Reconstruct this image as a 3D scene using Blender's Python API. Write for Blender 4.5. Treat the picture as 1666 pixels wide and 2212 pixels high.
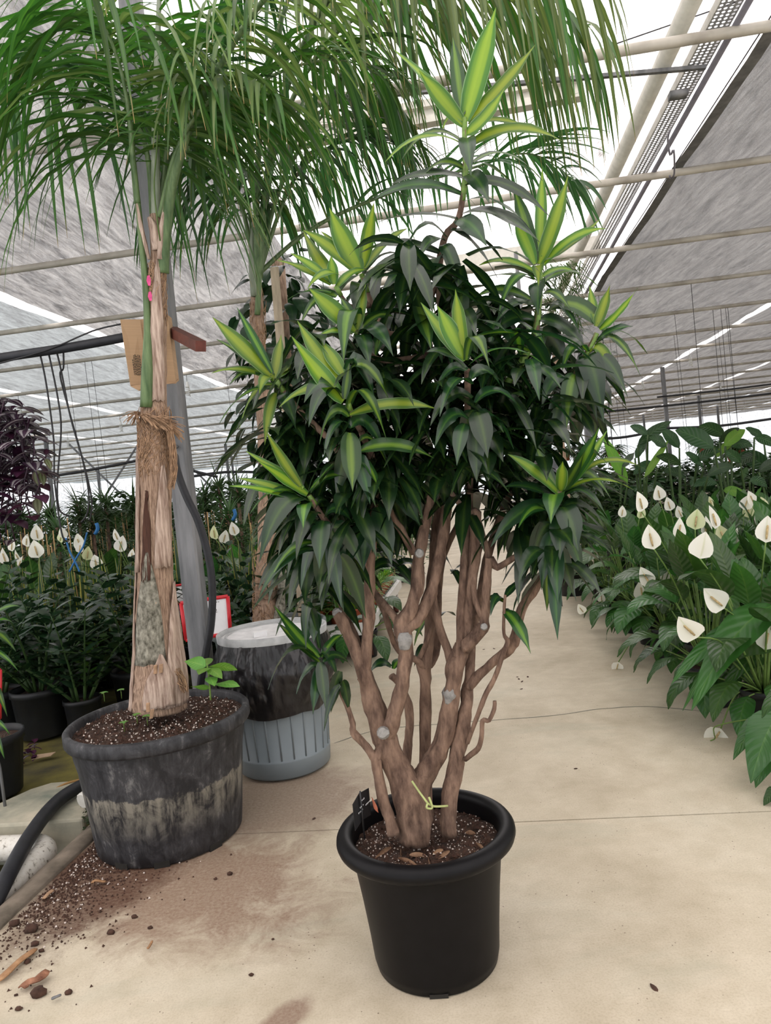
import bpy, math, random
from mathutils import Vector as V, Matrix, noise

# ---------------------------------------------------------------- camera, sky, exposure
for o in list(bpy.data.objects):
    bpy.data.objects.remove(o, do_unlink=True)
SC = bpy.context.scene
COL = SC.collection
F, CX, CY, HC = 1536.0, 833.0, 1106.0, 1.3
_p, _r = math.radians(1.64), math.radians(5.7)
FW = V((0, math.cos(_p), -math.sin(_p)))
_r0, _u0 = V((1, 0, 0)), V((0, math.sin(_p), math.cos(_p)))
RT = _r0 * math.cos(_r) - _u0 * math.sin(_r)
UP = _u0 * math.cos(_r) + _r0 * math.sin(_r)
ORG = V((0, 0, HC))
cam_d = bpy.data.cameras.new('camera')
cam_d.sensor_fit = 'VERTICAL'
cam_d.sensor_height = 36.0
cam_d.lens = F / 2212.0 * 36.0
cam_d.clip_start = 0.05
cam_d.clip_end = 300
cam = bpy.data.objects.new('camera', cam_d)
COL.objects.link(cam)
cam.matrix_world = Matrix(((RT.x, UP.x, -FW.x, ORG.x), (RT.y, UP.y, -FW.y, ORG.y), (RT.z, UP.z, -FW.z, ORG.z), (0, 0, 0, 1)))
SC.camera = cam

world = bpy.data.worlds.new('overcast_sky')
SC.world = world
world.use_nodes = True
_bg = world.node_tree.nodes['Background']
_bg.inputs['Color'].default_value = (0.98, 0.985, 1.0, 1)
_bg.inputs['Strength'].default_value = 3.05
sun_d = bpy.data.lights.new('sun', 'SUN')
sun_d.energy = 1.2
sun_d.angle = math.radians(60)
sun_d.color = (1.0, 0.985, 0.96)
sun = bpy.data.objects.new('sun', sun_d)
sun.rotation_euler = (math.radians(28), math.radians(12), 0)
COL.objects.link(sun)
SC.view_settings.view_transform = 'Standard'
SC.view_settings.look = 'None'
SC.view_settings.gamma = 1.0
SC.view_settings.use_curve_mapping = False
SC.view_settings.exposure = 0.0
SC.cycles.max_bounces = 8
SC.cycles.transparent_max_bounces = 12
SC.cycles.caustics_reflective = False
SC.cycles.caustics_refractive = False
SC.cycles.sample_clamp_indirect = 6.0

# ---------------------------------------------------------------- placing helpers
def ray(x, y):
    return FW + RT * ((x - CX) / F) + UP * ((CY - y) / F)
def G(x, y, z=0.0):                     # point of the plane at height z seen at a pixel
    d = ray(x, y)
    return ORG + d * ((z - HC) / d.z)
def A(x, y, Y):                         # point at forward distance Y seen at a pixel
    d = ray(x, y)
    return ORG + d * (Y / d.y)
def PX(p):
    q = p - ORG
    w = q.dot(FW)
    return CX + F * q.dot(RT) / w, CY - F * q.dot(UP) / w
_yw = math.radians(6.9)
UD, VD = V((math.cos(_yw), -math.sin(_yw), 0)), V((math.sin(_yw), math.cos(_yw), 0))
def S(u, v, z=0.0):                     # greenhouse axes: u along the ceiling pipes, v down the aisle
    return UD * u + VD * v + V((0, 0, z))
def UV(p):
    return p.dot(UD), p.dot(VD)
def snap(p):                            # move a hanging thing along the aisle to the ceiling pipe next to it
    u, v = UV(p)
    return S(u, 4.53 + 2.0 * round((v - 4.53) / 2.0), p.z)
rnd = random.Random(7)
def R(a, b):
    return rnd.uniform(a, b)
ZUP = V((0, 0, 1))

# ---------------------------------------------------------------- mesh helpers
class MB:
    def __init__(s):
        s.v, s.f, s.t, s.m = [], [], [], []
    def add(s, vs, fs, uvs=None, m=0):
        o = len(s.v)
        s.v += [tuple(p) for p in vs]
        s.t += (uvs if uvs else [(0.5, 0.5)] * len(vs))
        s.f += [tuple(i + o for i in f) for f in fs]
        s.m += [m] * len(fs)
    def tube(s, pts, rad, n=8, m=0, cap=True, rough=0.0, seed=0.0, flat=None):
        pts = [V(p) for p in pts]
        if not hasattr(rad, '__len__'):
            rad = [rad] * len(pts)
        k = len(pts)
        vs, uv = [], []
        ref = None
        L = 0
        for i, p in enumerate(pts):
            t = (pts[min(i + 1, k - 1)] - pts[max(i - 1, 0)])
            t = t.normalized() if t.length > 1e-9 else ZUP
            if ref is None:
                ref = t.orthogonal().normalized()
            a = ref - t * ref.dot(t)
            a = a.normalized() if a.length > 1e-6 else t.orthogonal().normalized()
            ref = a
            b = t.cross(a)
            if i:
                L += (p - pts[i - 1]).length
            for j in range(n):
                th = 2 * math.pi * j / n
                r = rad[i]
                d = a * math.cos(th) + b * math.sin(th)
                if rough:
                    r *= 1 + rough * noise.noise((p + d * 0.06) * 28 + V((seed, 0, 0)))
                if flat:
                    d = a * math.cos(th) + b * math.sin(th) * flat
                vs.append(p + d * r)
                uv.append((j / n, L))
        fs = []
        for i in range(k - 1):
            for j in range(n):
                q = (j + 1) % n
                fs.append((i * n + j, i * n + q, (i + 1) * n + q, (i + 1) * n + j))
        if cap:
            fs.append(tuple(range(n - 1, -1, -1)))
            fs.append(tuple((k - 1) * n + j for j in range(n)))
        s.add(vs, fs, uv, m)
    def lathe(s, prof, n=32, c=(0, 0, 0), m=0, wob=None):
        c = V(c)
        vs, uv, fs = [], [], []
        for i, (r, z) in enumerate(prof):
            for j in range(n):
                th = 2 * math.pi * j / n
                rr, zz = (r, z) if wob is None else wob(r, z, th, i)
                vs.append(c + V((rr * math.cos(th), rr * math.sin(th), zz)))
                uv.append((j / n, i / max(1, len(prof) - 1)))
        for i in range(len(prof) - 1):
            for j in range(n):
                q = (j + 1) % n
                fs.append((i * n + j, i * n + q, (i + 1) * n + q, (i + 1) * n + j))
        s.add(vs, fs, uv, m)
    def disc(s, c, r, n=32, m=0, rings=6, amp=0.0, fr=20.0, dome=0.0):
        c = V(c)
        vs, fs = [c + V((0, 0, dome))], []
        for i in range(1, rings + 1):
            for j in range(n):
                th = 2 * math.pi * j / n
                q = V((math.cos(th), math.sin(th), 0)) * (r * i / rings)
                z = amp * noise.noise((c + q) * fr) + amp * 0.6 * noise.noise((c + q) * fr * 3) + dome * (1 - (i / rings) ** 2)
                vs.append(c + q + V((0, 0, z)))
        for j in range(n):
            fs.append((0, 1 + j, 1 + (j + 1) % n))
        for i in range(rings - 1):
            for j in range(n):
                q = (j + 1) % n
                a, b = 1 + i * n, 1 + (i + 1) * n
                fs.append((a + j, b + j, b + q, a + q))
        s.add(vs, fs, None, m)
    def box(s, c, dx, dy, dz, m=0):     # dx, dy, dz are half-extent vectors
        c, dx, dy, dz = V(c), V(dx), V(dy), V(dz)
        vs = [c + dx * i + dy * j + dz * k for k in (-1, 1) for j in (-1, 1) for i in (-1, 1)]
        s.add(vs, [(0, 2, 3, 1), (4, 5, 7, 6), (0, 1, 5, 4), (2, 6, 7, 3), (0, 4, 6, 2), (1, 3, 7, 5)], None, m)
    def prism(s, poly, z0, z1, m=0):
        n = len(poly)
        vs = [V((p[0], p[1], z0)) for p in poly] + [V((p[0], p[1], z1)) for p in poly]
        fs = [tuple(range(n - 1, -1, -1)), tuple(range(n, 2 * n))] + [(i, (i + 1) % n, n + (i + 1) % n, n + i) for i in range(n)]
        s.add(vs, fs, None, m)
    def blade(s, pts, wid, side, fold=0.25, m=0, twist=0.0, wave=0.0, cols=1, curl=0.0):
        k = len(pts)
        vs, uv, fs = [], [], []
        C = 2 * cols + 1
        for i, p in enumerate(pts):
            t = (pts[min(i + 1, k - 1)] - pts[max(i - 1, 0)]).normalized()
            sd = side - t * side.dot(t)
            sd = sd.normalized() if sd.length > 1e-6 else t.orthogonal().normalized()
            nn = sd.cross(t)
            a = i / (k - 1)
            if twist:
                th = twist * a
                sd, nn = sd * math.cos(th) + nn * math.sin(th), nn * math.cos(th) - sd * math.sin(th)
            w = wid(a)
            for j in range(C):
                x = (j - cols) / cols
                off = fold * abs(x) - curl * x * x
                wv = wave * math.sin(a * 14 + x * 2) * abs(x)
                vs.append(p + sd * (x * w) + nn * (w * off + wv))
                uv.append((x * 0.5 + 0.5, a))
        for i in range(k - 1):
            for j in range(C - 1):
                fs.append((i * C + j, i * C + j + 1, (i + 1) * C + j + 1, (i + 1) * C + j))
        s.add(vs, fs, uv, m)
    def data(s, name, mats, smooth=True):
        me = bpy.data.meshes.new(name)
        me.from_pydata(s.v, [], s.f)
        for mt in mats:
            me.materials.append(mt)
        if len(mats) > 1:
            me.polygons.foreach_set('material_index', s.m)
        if smooth:
            me.polygons.foreach_set('use_smooth', [True] * len(s.f))
        lay = me.uv_layers.new(name='UVMap')
        buf = [0.0] * (2 * len(me.loops))
        k = 0
        for f in s.f:
            for i in f:
                buf[k], buf[k + 1] = s.t[i]
                k += 2
        lay.data.foreach_set('uv', buf)
        me.update()
        return me
    def obj(s, name, mats, parent=None, smooth=True, local=False, edge=False):
        if not isinstance(mats, (list, tuple)):
            mats = [mats]
        o = bpy.data.objects.new(name, s.data(name, mats, smooth))
        COL.objects.link(o)
        if edge:
            md = o.modifiers.new('edge', 'EDGE_SPLIT')
            md.split_angle = math.radians(40)
        if parent:
            attach(o, parent, local)
        return o
def attach(o, parent, local=False):
    o.parent = parent
    if not local and parent.parent is None:      # meshes are modelled in world axes
        o.matrix_parent_inverse = parent.matrix_basis.inverted()
def link(me, name, parent=None, M=None):
    o = bpy.data.objects.new(name, me)
    COL.objects.link(o)
    if parent:
        o.parent = parent
    if M is not None:
        o.matrix_basis = M
    return o
def tag(o, label, cat, group=None, kind=None):
    o['label'] = label
    o['category'] = cat
    if group:
        o['group'] = group
    if kind:
        o['kind'] = kind
    return o
def thing(name, label, cat, loc=(0, 0, 0), group=None, rz=0.0):
    o = bpy.data.objects.new(name, None)
    o.empty_display_size = 0.05
    COL.objects.link(o)
    o.matrix_basis = Matrix.Translation(V(loc)) @ Matrix.Rotation(rz, 4, 'Z')
    return tag(o, label, cat, group)
def struct(o):
    o['kind'] = 'structure'
    return o
def smooth_path(pts, n=4):
    pts = [V(p) for p in pts]
    if len(pts) < 3:
        return [pts[0].lerp(pts[-1], i / (2 * n)) for i in range(2 * n + 1)]
    out = []
    for i in range(len(pts) - 1):
        a, b, c, d = pts[max(i - 1, 0)], pts[i], pts[i + 1], pts[min(i + 2, len(pts) - 1)]
        for j in range(n):
            t = j / n
            out.append(0.5 * ((2 * b) + (c - a) * t + (2 * a - 5 * b + 4 * c - d) * t * t + (3 * b - a - 3 * c + d) * t ** 3))
    out.append(pts[-1])
    return out
def lerp_list(vals, k):
    n = len(vals) - 1
    out = []
    for i in range(k):
        x = i / (k - 1) * n
        j = min(int(x), n - 1)
        out.append(vals[j] + (vals[j + 1] - vals[j]) * (x - j))
    return out
def hang(base, d, L, droop, n=7):        # a path that starts along d and bends under its weight
    p, d = V(base), V(d).normalized()
    out = [p.copy()]
    for i in range(n):
        d = (d + V((0, 0, -droop / n))).normalized()
        p = p + d * (L / n)
        out.append(p.copy())
    return out
def bez(a, c, b, n=8):
    return [a * (1 - t) ** 2 + c * (2 * t * (1 - t)) + b * t * t for t in [i / n for i in range(n + 1)]]

# ---------------------------------------------------------------- materials
def newmat(name):
    m = bpy.data.materials.new(name)
    m.use_nodes = True
    nt = m.node_tree
    return m, nt, nt.nodes['Principled BSDF'], nt.nodes['Material Output']
def nd(nt, typ, **kw):
    n = nt.nodes.new('ShaderNode' + typ)
    for k, v in kw.items():
        if k in n.inputs:
            n.inputs[k].default_value = v
        else:
            setattr(n, k, v)
    return n
def ramp(nt, fac, stops, interp='LINEAR'):
    r = nt.nodes.new('ShaderNodeValToRGB')
    r.color_ramp.interpolation = interp
    e = r.color_ramp.elements
    while len(e) < len(stops):
        e.new(0.5)
    for i, (p, c) in enumerate(stops):
        e[i].position = p
        e[i].color = (*c, 1) if len(c) == 3 else c
    nt.links.new(fac, r.inputs[0])
    return r.outputs[0]
def mixc(nt, fac, a, b, mode='MIX'):
    n = nt.nodes.new('ShaderNodeMix')
    n.data_type = 'RGBA'
    n.blend_type = mode
    if isinstance(fac, (int, float)):
        n.inputs[0].default_value = fac
    else:
        nt.links.new(fac, n.inputs[0])
    for s, x in ((n.inputs[6], a), (n.inputs[7], b)):
        if isinstance(x, tuple):
            s.default_value = (*x, 1) if len(x) == 3 else x
        else:
            nt.links.new(x, s)
    return n.outputs[2]
def math_(nt, op, a, b=0.0, clamp=False):
    n = nt.nodes.new('ShaderNodeMath')
    n.operation = op
    n.use_clamp = clamp
    for s, x in ((n.inputs[0], a), (n.inputs[1], b)):
        if isinstance(x, (int, float)):
            s.default_value = x
        else:
            nt.links.new(x, s)
    return n.outputs[0]
def coord(nt, kind='Object', scale=(1, 1, 1)):
    t = nt.nodes.new('ShaderNodeTexCoord')
    mp = nt.nodes.new('ShaderNodeMapping')
    mp.inputs['Scale'].default_value = scale
    nt.links.new(t.outputs[kind], mp.inputs[0])
    return mp.outputs[0]
def noi(nt, vec, scale=5.0, detail=4.0, rough=0.6, dist=0.0):
    n = nd(nt, 'TexNoise', Scale=scale, Detail=detail, Roughness=rough, Distortion=dist)
    nt.links.new(vec, n.inputs['Vector'])
    return n.outputs['Fac']
def bump(nt, bs, h, strength=0.3, dist=0.01):
    b = nd(nt, 'Bump', Strength=strength, Distance=dist)
    nt.links.new(h, b.inputs['Height'])
    nt.links.new(b.outputs[0], bs.inputs['Normal'])
def mat(name, c, rough=0.6, var=0.25, scale=12.0, stretch=(1, 1, 1), bmp=0.0, c2=None, metal=0.0, spec=0.4, kind='Object', detail=4.0):
    m, nt, bs, out = newmat(name)
    f = noi(nt, coord(nt, kind, stretch), scale, detail)
    lo = tuple(x * (1 - var) for x in c)
    hi = c2 if c2 else tuple(min(1, x * (1 + var)) for x in c)
    nt.links.new(ramp(nt, f, [(0.32, lo), (0.68, hi)]), bs.inputs['Base Color'])
    bs.inputs['Roughness'].default_value = rough
    bs.inputs['Metallic'].default_value = metal
    bs.inputs['Specular IOR Level'].default_value = spec
    if bmp:
        bump(nt, bs, f, bmp, 0.01)
    return m
def leafmat(name, stops, rough=0.4, trans=0.3, tcol=None, veins=0.0, var=0.25, spec=0.5, lines=26.0, tipc=None):
    """blade colour across its width (uv.x), a little variation from leaf to leaf, light through the blade"""
    m, nt, bs, out = newmat(name)
    uv = nt.nodes.new('ShaderNodeUVMap')
    sx = nt.nodes.new('ShaderNodeSeparateXYZ')
    nt.links.new(uv.outputs[0], sx.inputs[0])
    d = math_(nt, 'ABSOLUTE', math_(nt, 'SUBTRACT', sx.outputs[0], 0.5))
    d = math_(nt, 'MULTIPLY', d, 2.0)
    d2 = math_(nt, 'ADD', d, math_(nt, 'MULTIPLY', math_(nt, 'SINE', math_(nt, 'MULTIPLY', sx.outputs[0], lines)), 0.06))
    c = ramp(nt, d2, stops)
    if veins:
        # side veins run obliquely from the midrib
        a = math_(nt, 'SINE', math_(nt, 'MULTIPLY', math_(nt, 'SUBTRACT', math_(nt, 'MULTIPLY', sx.outputs[1], 26.0), math_(nt, 'MULTIPLY', d, 5.0)), 2.2))
        bump(nt, bs, a, veins, 0.004)
    oi = nt.nodes.new('ShaderNodeObjectInfo')
    h = nd(nt, 'HueSaturation')
    nt.links.new(c, h.inputs['Color'])
    nt.links.new(math_(nt, 'ADD', math_(nt, 'MULTIPLY', oi.outputs['Random'], 2 * var), 1 - var), h.inputs['Value'])
    nt.links.new(math_(nt, 'ADD', math_(nt, 'MULTIPLY', oi.outputs['Random'], 0.03), 0.485), h.inputs['Hue'])
    col = h.outputs[0]
    if tipc:
        tp = math_(nt, 'MULTIPLY', math_(nt, 'SUBTRACT', sx.outputs[1], 0.93), 16.0, True)
        col = mixc(nt, tp, col, tipc)
    nt.links.new(col, bs.inputs['Base Color'])
    bs.inputs['Roughness'].default_value = rough
    bs.inputs['Specular IOR Level'].default_value = spec
    tr = nd(nt, 'BsdfTranslucent')
    g = nd(nt, 'HueSaturation', Saturation=1.1, Value=1.5)
    nt.links.new(col, g.inputs['Color'])
    nt.links.new(g.outputs[0], tr.inputs[0])
    mx = nd(nt, 'MixShader')
    mx.inputs[0].default_value = trans
    nt.links.new(bs.outputs[0], mx.inputs[1])
    nt.links.new(tr.outputs[0], mx.inputs[2])
    nt.links.new(mx.outputs[0], out.inputs[0])
    return m
def cloth(name, col, clear, scale=1.0, fold=0.5):
    """woven shade screen: partly open weave, partly translucent thread"""
    m, nt, bs, out = newmat(name)
    co = coord(nt, 'Object', (1, 1, 1))
    f = noi(nt, coord(nt, 'Object', (1.2, 0.22, 1)), 6.0 * scale, 6, 0.65, 0.6)
    g = noi(nt, co, 130.0, 2, 0.7)
    h = noi(nt, coord(nt, 'Object', (3.5, 0.5, 1)), 5.0, 3, 0.6, 1.2)
    c = ramp(nt, math_(nt, 'ADD', math_(nt, 'MULTIPLY', f, 0.6), math_(nt, 'MULTIPLY', h, 0.4)), [(0.36, tuple(x * (1 - fold) for x in col)), (0.62, tuple(min(1, x * (1 + 0.5 * fold)) for x in col))])  # light and shade of the folds painted as streaks in the thread colour
    c = mixc(nt, 0.55, c, ramp(nt, g, [(0.35, (0.35, 0.35, 0.35)), (0.65, (1, 1, 1))]), 'MULTIPLY')
    tr = nd(nt, 'BsdfTranslucent')
    df = nd(nt, 'BsdfDiffuse')
    nt.links.new(c, tr.inputs[0])
    nt.links.new(c, df.inputs[0])
    m1 = nd(nt, 'MixShader')
    m1.inputs[0].default_value = 0.35
    nt.links.new(tr.outputs[0], m1.inputs[1])
    nt.links.new(df.outputs[0], m1.inputs[2])
    tp = nd(nt, 'BsdfTransparent')
    tp.inputs[0].default_value = (0.96, 0.98, 1.0, 1)
    m2 = nd(nt, 'MixShader')
    m2.inputs[0].default_value = clear
    nt.links.new(m1.outputs[0], m2.inputs[1])
    nt.links.new(tp.outputs[0], m2.inputs[2])
    nt.links.new(m2.outputs[0], out.inputs[0])
    return m

# ================================================================ MATERIALS USED
def floor_mat():
    m, nt, bs, out = newmat('worn_concrete')
    co = coord(nt)
    big = noi(nt, co, 1.3, 5, 0.6, 0.4)
    mid = noi(nt, co, 9.0, 6, 0.65)
    fine = noi(nt, co, 160.0, 3, 0.7)
    c = ramp(nt, big, [(0.3, (0.47, 0.405, 0.30)), (0.52, (0.60, 0.53, 0.41)), (0.75, (0.655, 0.595, 0.475))])
    c = mixc(nt, 0.55, c, ramp(nt, mid, [(0.3, (0.72, 0.70, 0.64)), (0.65, (1, 1, 1))]), 'MULTIPLY')
    c = mixc(nt, 0.35, c, ramp(nt, fine, [(0.3, (0.55, 0.5, 0.45)), (0.55, (1, 1, 1))]), 'MULTIPLY')
    # greenish damp patches
    c = mixc(nt, math_(nt, 'MULTIPLY', ramp(nt, noi(nt, coord(nt, 'Object', (0.5, 1.4, 1)), 2.3, 4, 0.6, 0.8), [(0.55, (0, 0, 0)), (0.72, (1, 1, 1))]), 0.35), c, (0.34, 0.35, 0.27))
    # dark specks
    vo = nd(nt, 'TexVoronoi', Scale=38.0)
    nt.links.new(co, vo.inputs['Vector'])
    c = mixc(nt, math_(nt, 'MULTIPLY', math_(nt, 'LESS_THAN', vo.outputs['Distance'], 0.085), ramp(nt, noi(nt, co, 4.0), [(0.45, (0, 0, 0)), (0.6, (1, 1, 1))])), c, (0.16, 0.12, 0.09))
    # brown potting soil trodden into the floor beside the palm pot
    def patch(cx, cy, rot, lx, ly, amp, edge, col, c):
        mp = nt.nodes.new('ShaderNodeMapping')
        mp.vector_type = 'TEXTURE'
        mp.inputs['Location'].default_value = (cx, cy, 0)
        mp.inputs['Rotation'].default_value = (0, 0, rot)
        mp.inputs['Scale'].default_value = (lx, ly, 50)
        t = nt.nodes.new('ShaderNodeTexCoord')
        nt.links.new(t.outputs['Object'], mp.inputs[0])
        ln = nt.nodes.new('ShaderNodeVectorMath')
        ln.operation = 'LENGTH'
        nt.links.new(mp.outputs[0], ln.inputs[0])
        n1 = math_(nt, 'MULTIPLY', math_(nt, 'SUBTRACT', noi(nt, co, 5.0, 8, 0.72, 0.8), 0.5), amp)
        k = math_(nt, 'ADD', ln.outputs['Value'], n1)
        fac = ramp(nt, k, [(0.55, (1, 1, 1)), (0.55 + edge, (0, 0, 0))])
        fac = math_(nt, 'MULTIPLY', fac, ramp(nt, noi(nt, co, 85.0, 4, 0.7), [(0.3, (0.6, 0.6, 0.6)), (0.65, (1, 1, 1))]))
        return mixc(nt, fac, c, col)
    p = S(-1.2, 2.42)
    c = patch(p.x, p.y, -_yw - 0.5, 0.80, 0.42, 1.5, 0.45, (0.25, 0.165, 0.115), c)
    p = S(-1.46, 2.45)
    c = patch(p.x, p.y, -_yw - 0.1, 0.34, 0.70, 0.9, 0.3, (0.10, 0.05, 0.032), c)
    p = S(-0.95, 3.0)
    c = patch(p.x, p.y, -_yw, 0.5, 0.45, 1.0, 0.5, (0.27, 0.20, 0.15), c)
    p = G(600, 2215)
    c = patch(p.x, p.y, 0.9, 0.15, 0.06, 0.6, 0.4, (0.24, 0.16, 0.115), c)
    nt.links.new(c, bs.inputs['Base Color'])
    bs.inputs['Roughness'].default_value = 0.62
    bs.inputs['Specular IOR Level'].default_value = 0.25
    bump(nt, bs, math_(nt, 'ADD', mid, math_(nt, 'MULTIPLY', fine, 0.4)), 0.25, 0.004)
    return m
M_floor = floor_mat()
M_joint = mat('joint_dirt', (0.035, 0.03, 0.024), 0.95)
M_moss = mat('mossy_ground', (0.07, 0.062, 0.035), 0.95, 0.4, 3.0, bmp=0.5, c2=(0.19, 0.165, 0.035), detail=8)
M_curb = mat('mossy_concrete', (0.10, 0.085, 0.06), 0.9, 0.4, 6.0, bmp=0.5, c2=(0.27, 0.22, 0.17), detail=8)
M_slab = mat('pale_concrete', (0.22, 0.25, 0.20), 0.8, 0.2, 4.0, bmp=0.3, c2=(0.52, 0.47, 0.36), detail=8)
M_dark = mat('trench_dark', (0.02, 0.018, 0.015), 0.95)
M_pvc = mat('white_pvc', (0.62, 0.60, 0.54), 0.45, 0.12, 9.0, c2=(0.74, 0.73, 0.68))
def dirtypipe():
    m, nt, bs, out = newmat('white_pvc_dirty')
    f = noi(nt, coord(nt), 45, 6, 0.7)
    nt.links.new(ramp(nt, f, [(0.34, (0.14, 0.12, 0.09)), (0.44, (0.66, 0.63, 0.56)), (0.7, (0.75, 0.73, 0.68))]), bs.inputs['Base Color'])
    bs.inputs['Roughness'].default_value = 0.5
    return m
M_pvcd = dirtypipe()
M_pipe = mat('painted_steel_pipe', (0.40, 0.36, 0.30), 0.45, 0.2, 3.0, (1, 1, 1), c2=(0.55, 0.51, 0.44))
M_galv = mat('galvanised_steel', (0.13, 0.135, 0.14), 0.5, 0.25, 14.0, (1, 1, 0.15), c2=(0.25, 0.25, 0.255), metal=0.2)
M_cream = mat('cream_beam', (0.62, 0.60, 0.53), 0.5, 0.1)
M_tray = mat('zinc_tray', (0.45, 0.46, 0.48), 0.4, 0.1, metal=0.3)
M_cond = mat('grey_conduit', (0.20, 0.19, 0.22), 0.5, 0.1)
M_black = mat('black_rubber', (0.018, 0.019, 0.023), 0.5, 0.3, 18.0)
M_wire = mat('black_cable', (0.02, 0.02, 0.022), 0.5)
M_blue = mat('blue_string', (0.02, 0.13, 0.33), 0.6)
M_rust = mat('red_oxide_steel', (0.13, 0.04, 0.03), 0.55, 0.25, 30)
M_bulb = mat('white_lamp', (0.78, 0.78, 0.75), 0.35, 0.05)
M_card = mat('cardboard', (0.46, 0.30, 0.175), 0.8, 0.08, 5.0, (0.2, 0.2, 30))
M_ink = mat('dark_ink', (0.03, 0.025, 0.02), 0.8)
M_red = mat('red_plastic', (0.55, 0.02, 0.03), 0.35, 0.1)
M_paper = mat('white_paper', (0.80, 0.80, 0.80), 0.6, 0.05, 14, bmp=0.2)
M_grey = mat('dark_grey_board', (0.10, 0.10, 0.11), 0.6)
def roof_mat(name, col, clear):
    m, nt, bs, out = newmat(name)
    f = noi(nt, coord(nt, 'Object', (7, 0.6, 0.6)), 7.0, 5, 0.6)
    g = noi(nt, coord(nt), 70.0, 2)
    f2 = noi(nt, coord(nt, 'Object', (14, 1.2, 1.2)), 6.0, 6, 0.7)
    c = mixc(nt, 0.4, ramp(nt, math_(nt, 'ADD', math_(nt, 'MULTIPLY', f, 0.5), math_(nt, 'MULTIPLY', f2, 0.5)), [(0.38, (col[0] * 0.42, col[1] * 0.375, col[2] * 0.355)), (0.47, (col[0] * 0.62, col[1] * 0.585, col[2] * 0.57)), (0.56, col)]), ramp(nt, g, [(0.35, (0.8, 0.78, 0.78)), (0.6, (1, 1, 1))]), 'MULTIPLY')
    tr = nd(nt, 'BsdfTranslucent')
    nt.links.new(c, tr.inputs[0])
    tp = nd(nt, 'BsdfTransparent')
    tp.inputs[0].default_value = (1, 0.97, 0.96, 1)
    m2 = nd(nt, 'MixShader')
    m2.inputs[0].default_value = clear
    nt.links.new(tr.outputs[0], m2.inputs[1])
    nt.links.new(tp.outputs[0], m2.inputs[2])
    nt.links.new(m2.outputs[0], out.inputs[0])
    return m
M_roof = roof_mat('roof_film', (0.90, 0.86, 0.845), 0.10)
M_wall = roof_mat('wall_film', (0.50, 0.53, 0.55), 0.03)
M_clothR = cloth('grey_shade_cloth', (0.205, 0.204, 0.195), 0.05, 1.0, 0.5)
M_clothN = cloth('wrinkled_shade_cloth', (0.33, 0.33, 0.32), 0.07, 0.5, 0.9)
M_clothL = cloth('pale_shade_cloth', (0.34, 0.39, 0.40), 0.10, 1.0, 0.5)
M_hem = mat('dark_hem', (0.16, 0.16, 0.16), 0.9)

# ================================================================ THE HOUSE
mb = MB()
mb.prism([S(-1.74, -1.5), S(26, -1.5), S(26, 47), S(-1.74, 47)], -0.40, -0.05)
FLOOR = struct(mb.obj('floor', M_joint, smooth=False))
FLOOR['label'] = 'beige worn concrete aisle floor with thin dark joints'
JT = [-1.5, 2.695, 7.98, 8.56, 13.5, 19.0, 25.0, 32.0, 39.0, 47.0]
for a, b in zip(JT[:-1], JT[1:]):
    mb = MB()
    g = 0.004
    mb.prism([S(-1.655, a + g), S(26, a + g), S(26, b - g), S(-1.655, b - g)], -0.06, 0.0)
    mb.obj('floor_slab', M_floor, FLOOR, smooth=False)
def ribbon(pts, w, z, name, m, parent):
    mb = MB()
    pts = [G(x, y, z) for x, y in pts]
    path = smooth_path(pts, 6)
    path = [p + V((0, 0.012 * noise.noise(p * 9), 0)) for p in path]
    mb.blade(path, lambda t: w * (0.6 + 0.5 * abs(math.sin(t * 23))), V((0, 1, 0)), 0.0)
    return mb.obj(name, m, parent)
M_crack = mat('crack_shade', (0.20, 0.20, 0.165), 0.95)
ribbon([(722, 1606), (820, 1576), (1000, 1560), (1180, 1547), (1300, 1531), (1400, 1526), (1560, 1540)], 0.0035, 0.0012, 'floor_crack', M_crack, FLOOR)
# kerb beside the aisle, the trench behind it and the mossy ground
mb = MB()
prof = [(-1.656, -0.02), (-1.656, 0.012), (-1.70, 0.018), (-1.745, 0.006), (-1.75, -0.3)]
vs, fs = [], []
NV = 40
for i in range(NV + 1):
    v = -1.5 + (3.3 + 1.5) * i / NV
    for k, (u, z) in enumerate(prof):
        p = S(u, v, z)
        vs.append(p + V((0.006 * noise.noise(p * 9), 0.0, (0.006 * noise.noise(p * 12 + V((3, 0, 0))) if 0 < k < 4 else 0))))
for i in range(NV):
    for k in range(4):
        a = i * 5 + k
        fs.append((a, a + 1, a + 6, a + 5))
mb.add(vs, fs)
kerb = struct(mb.obj('trim_1', M_curb))
kerb['label'] = 'mossy concrete kerb along the floor edge beside the white pipe'
mb = MB()
mb.prism([S(-9, -1.5), S(-1.74, -1.5), S(-1.74, 2.9), S(-9, 2.9)], -0.45, -0.30)
tr = struct(mb.obj('ground', M_dark, smooth=False))
tr['label'] = 'dark bottom of the drainage trench beside the kerb'
mb = MB()
n = 60
vs, fs = [], []
for i in range(n + 1):
    for j in range(n + 1):
        u, v = -26 + (26 - 1.66) * (i / n) ** 0.55, 2.86 + (47 - 2.86) * (j / n) ** 2.2
        p = S(u, v, -0.02)
        p.z += 0.012 * noise.noise(p * 2.2) + 0.006 * noise.noise(p * 9)
        vs.append(p)
for i in range(n):
    for j in range(n):
        a = i * (n + 1) + j
        fs.append((a, a + n + 1, a + n + 2, a + 1))
mb.add(vs, fs)
mb.box(S(-14, 2.87, -0.17), UD * 12.3, VD * 0.01, V((0, 0, 0.14)))
gr = struct(mb.obj('ground_left', M_moss))
gr['label'] = 'yellow-green mossy ground behind the trench'
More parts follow.
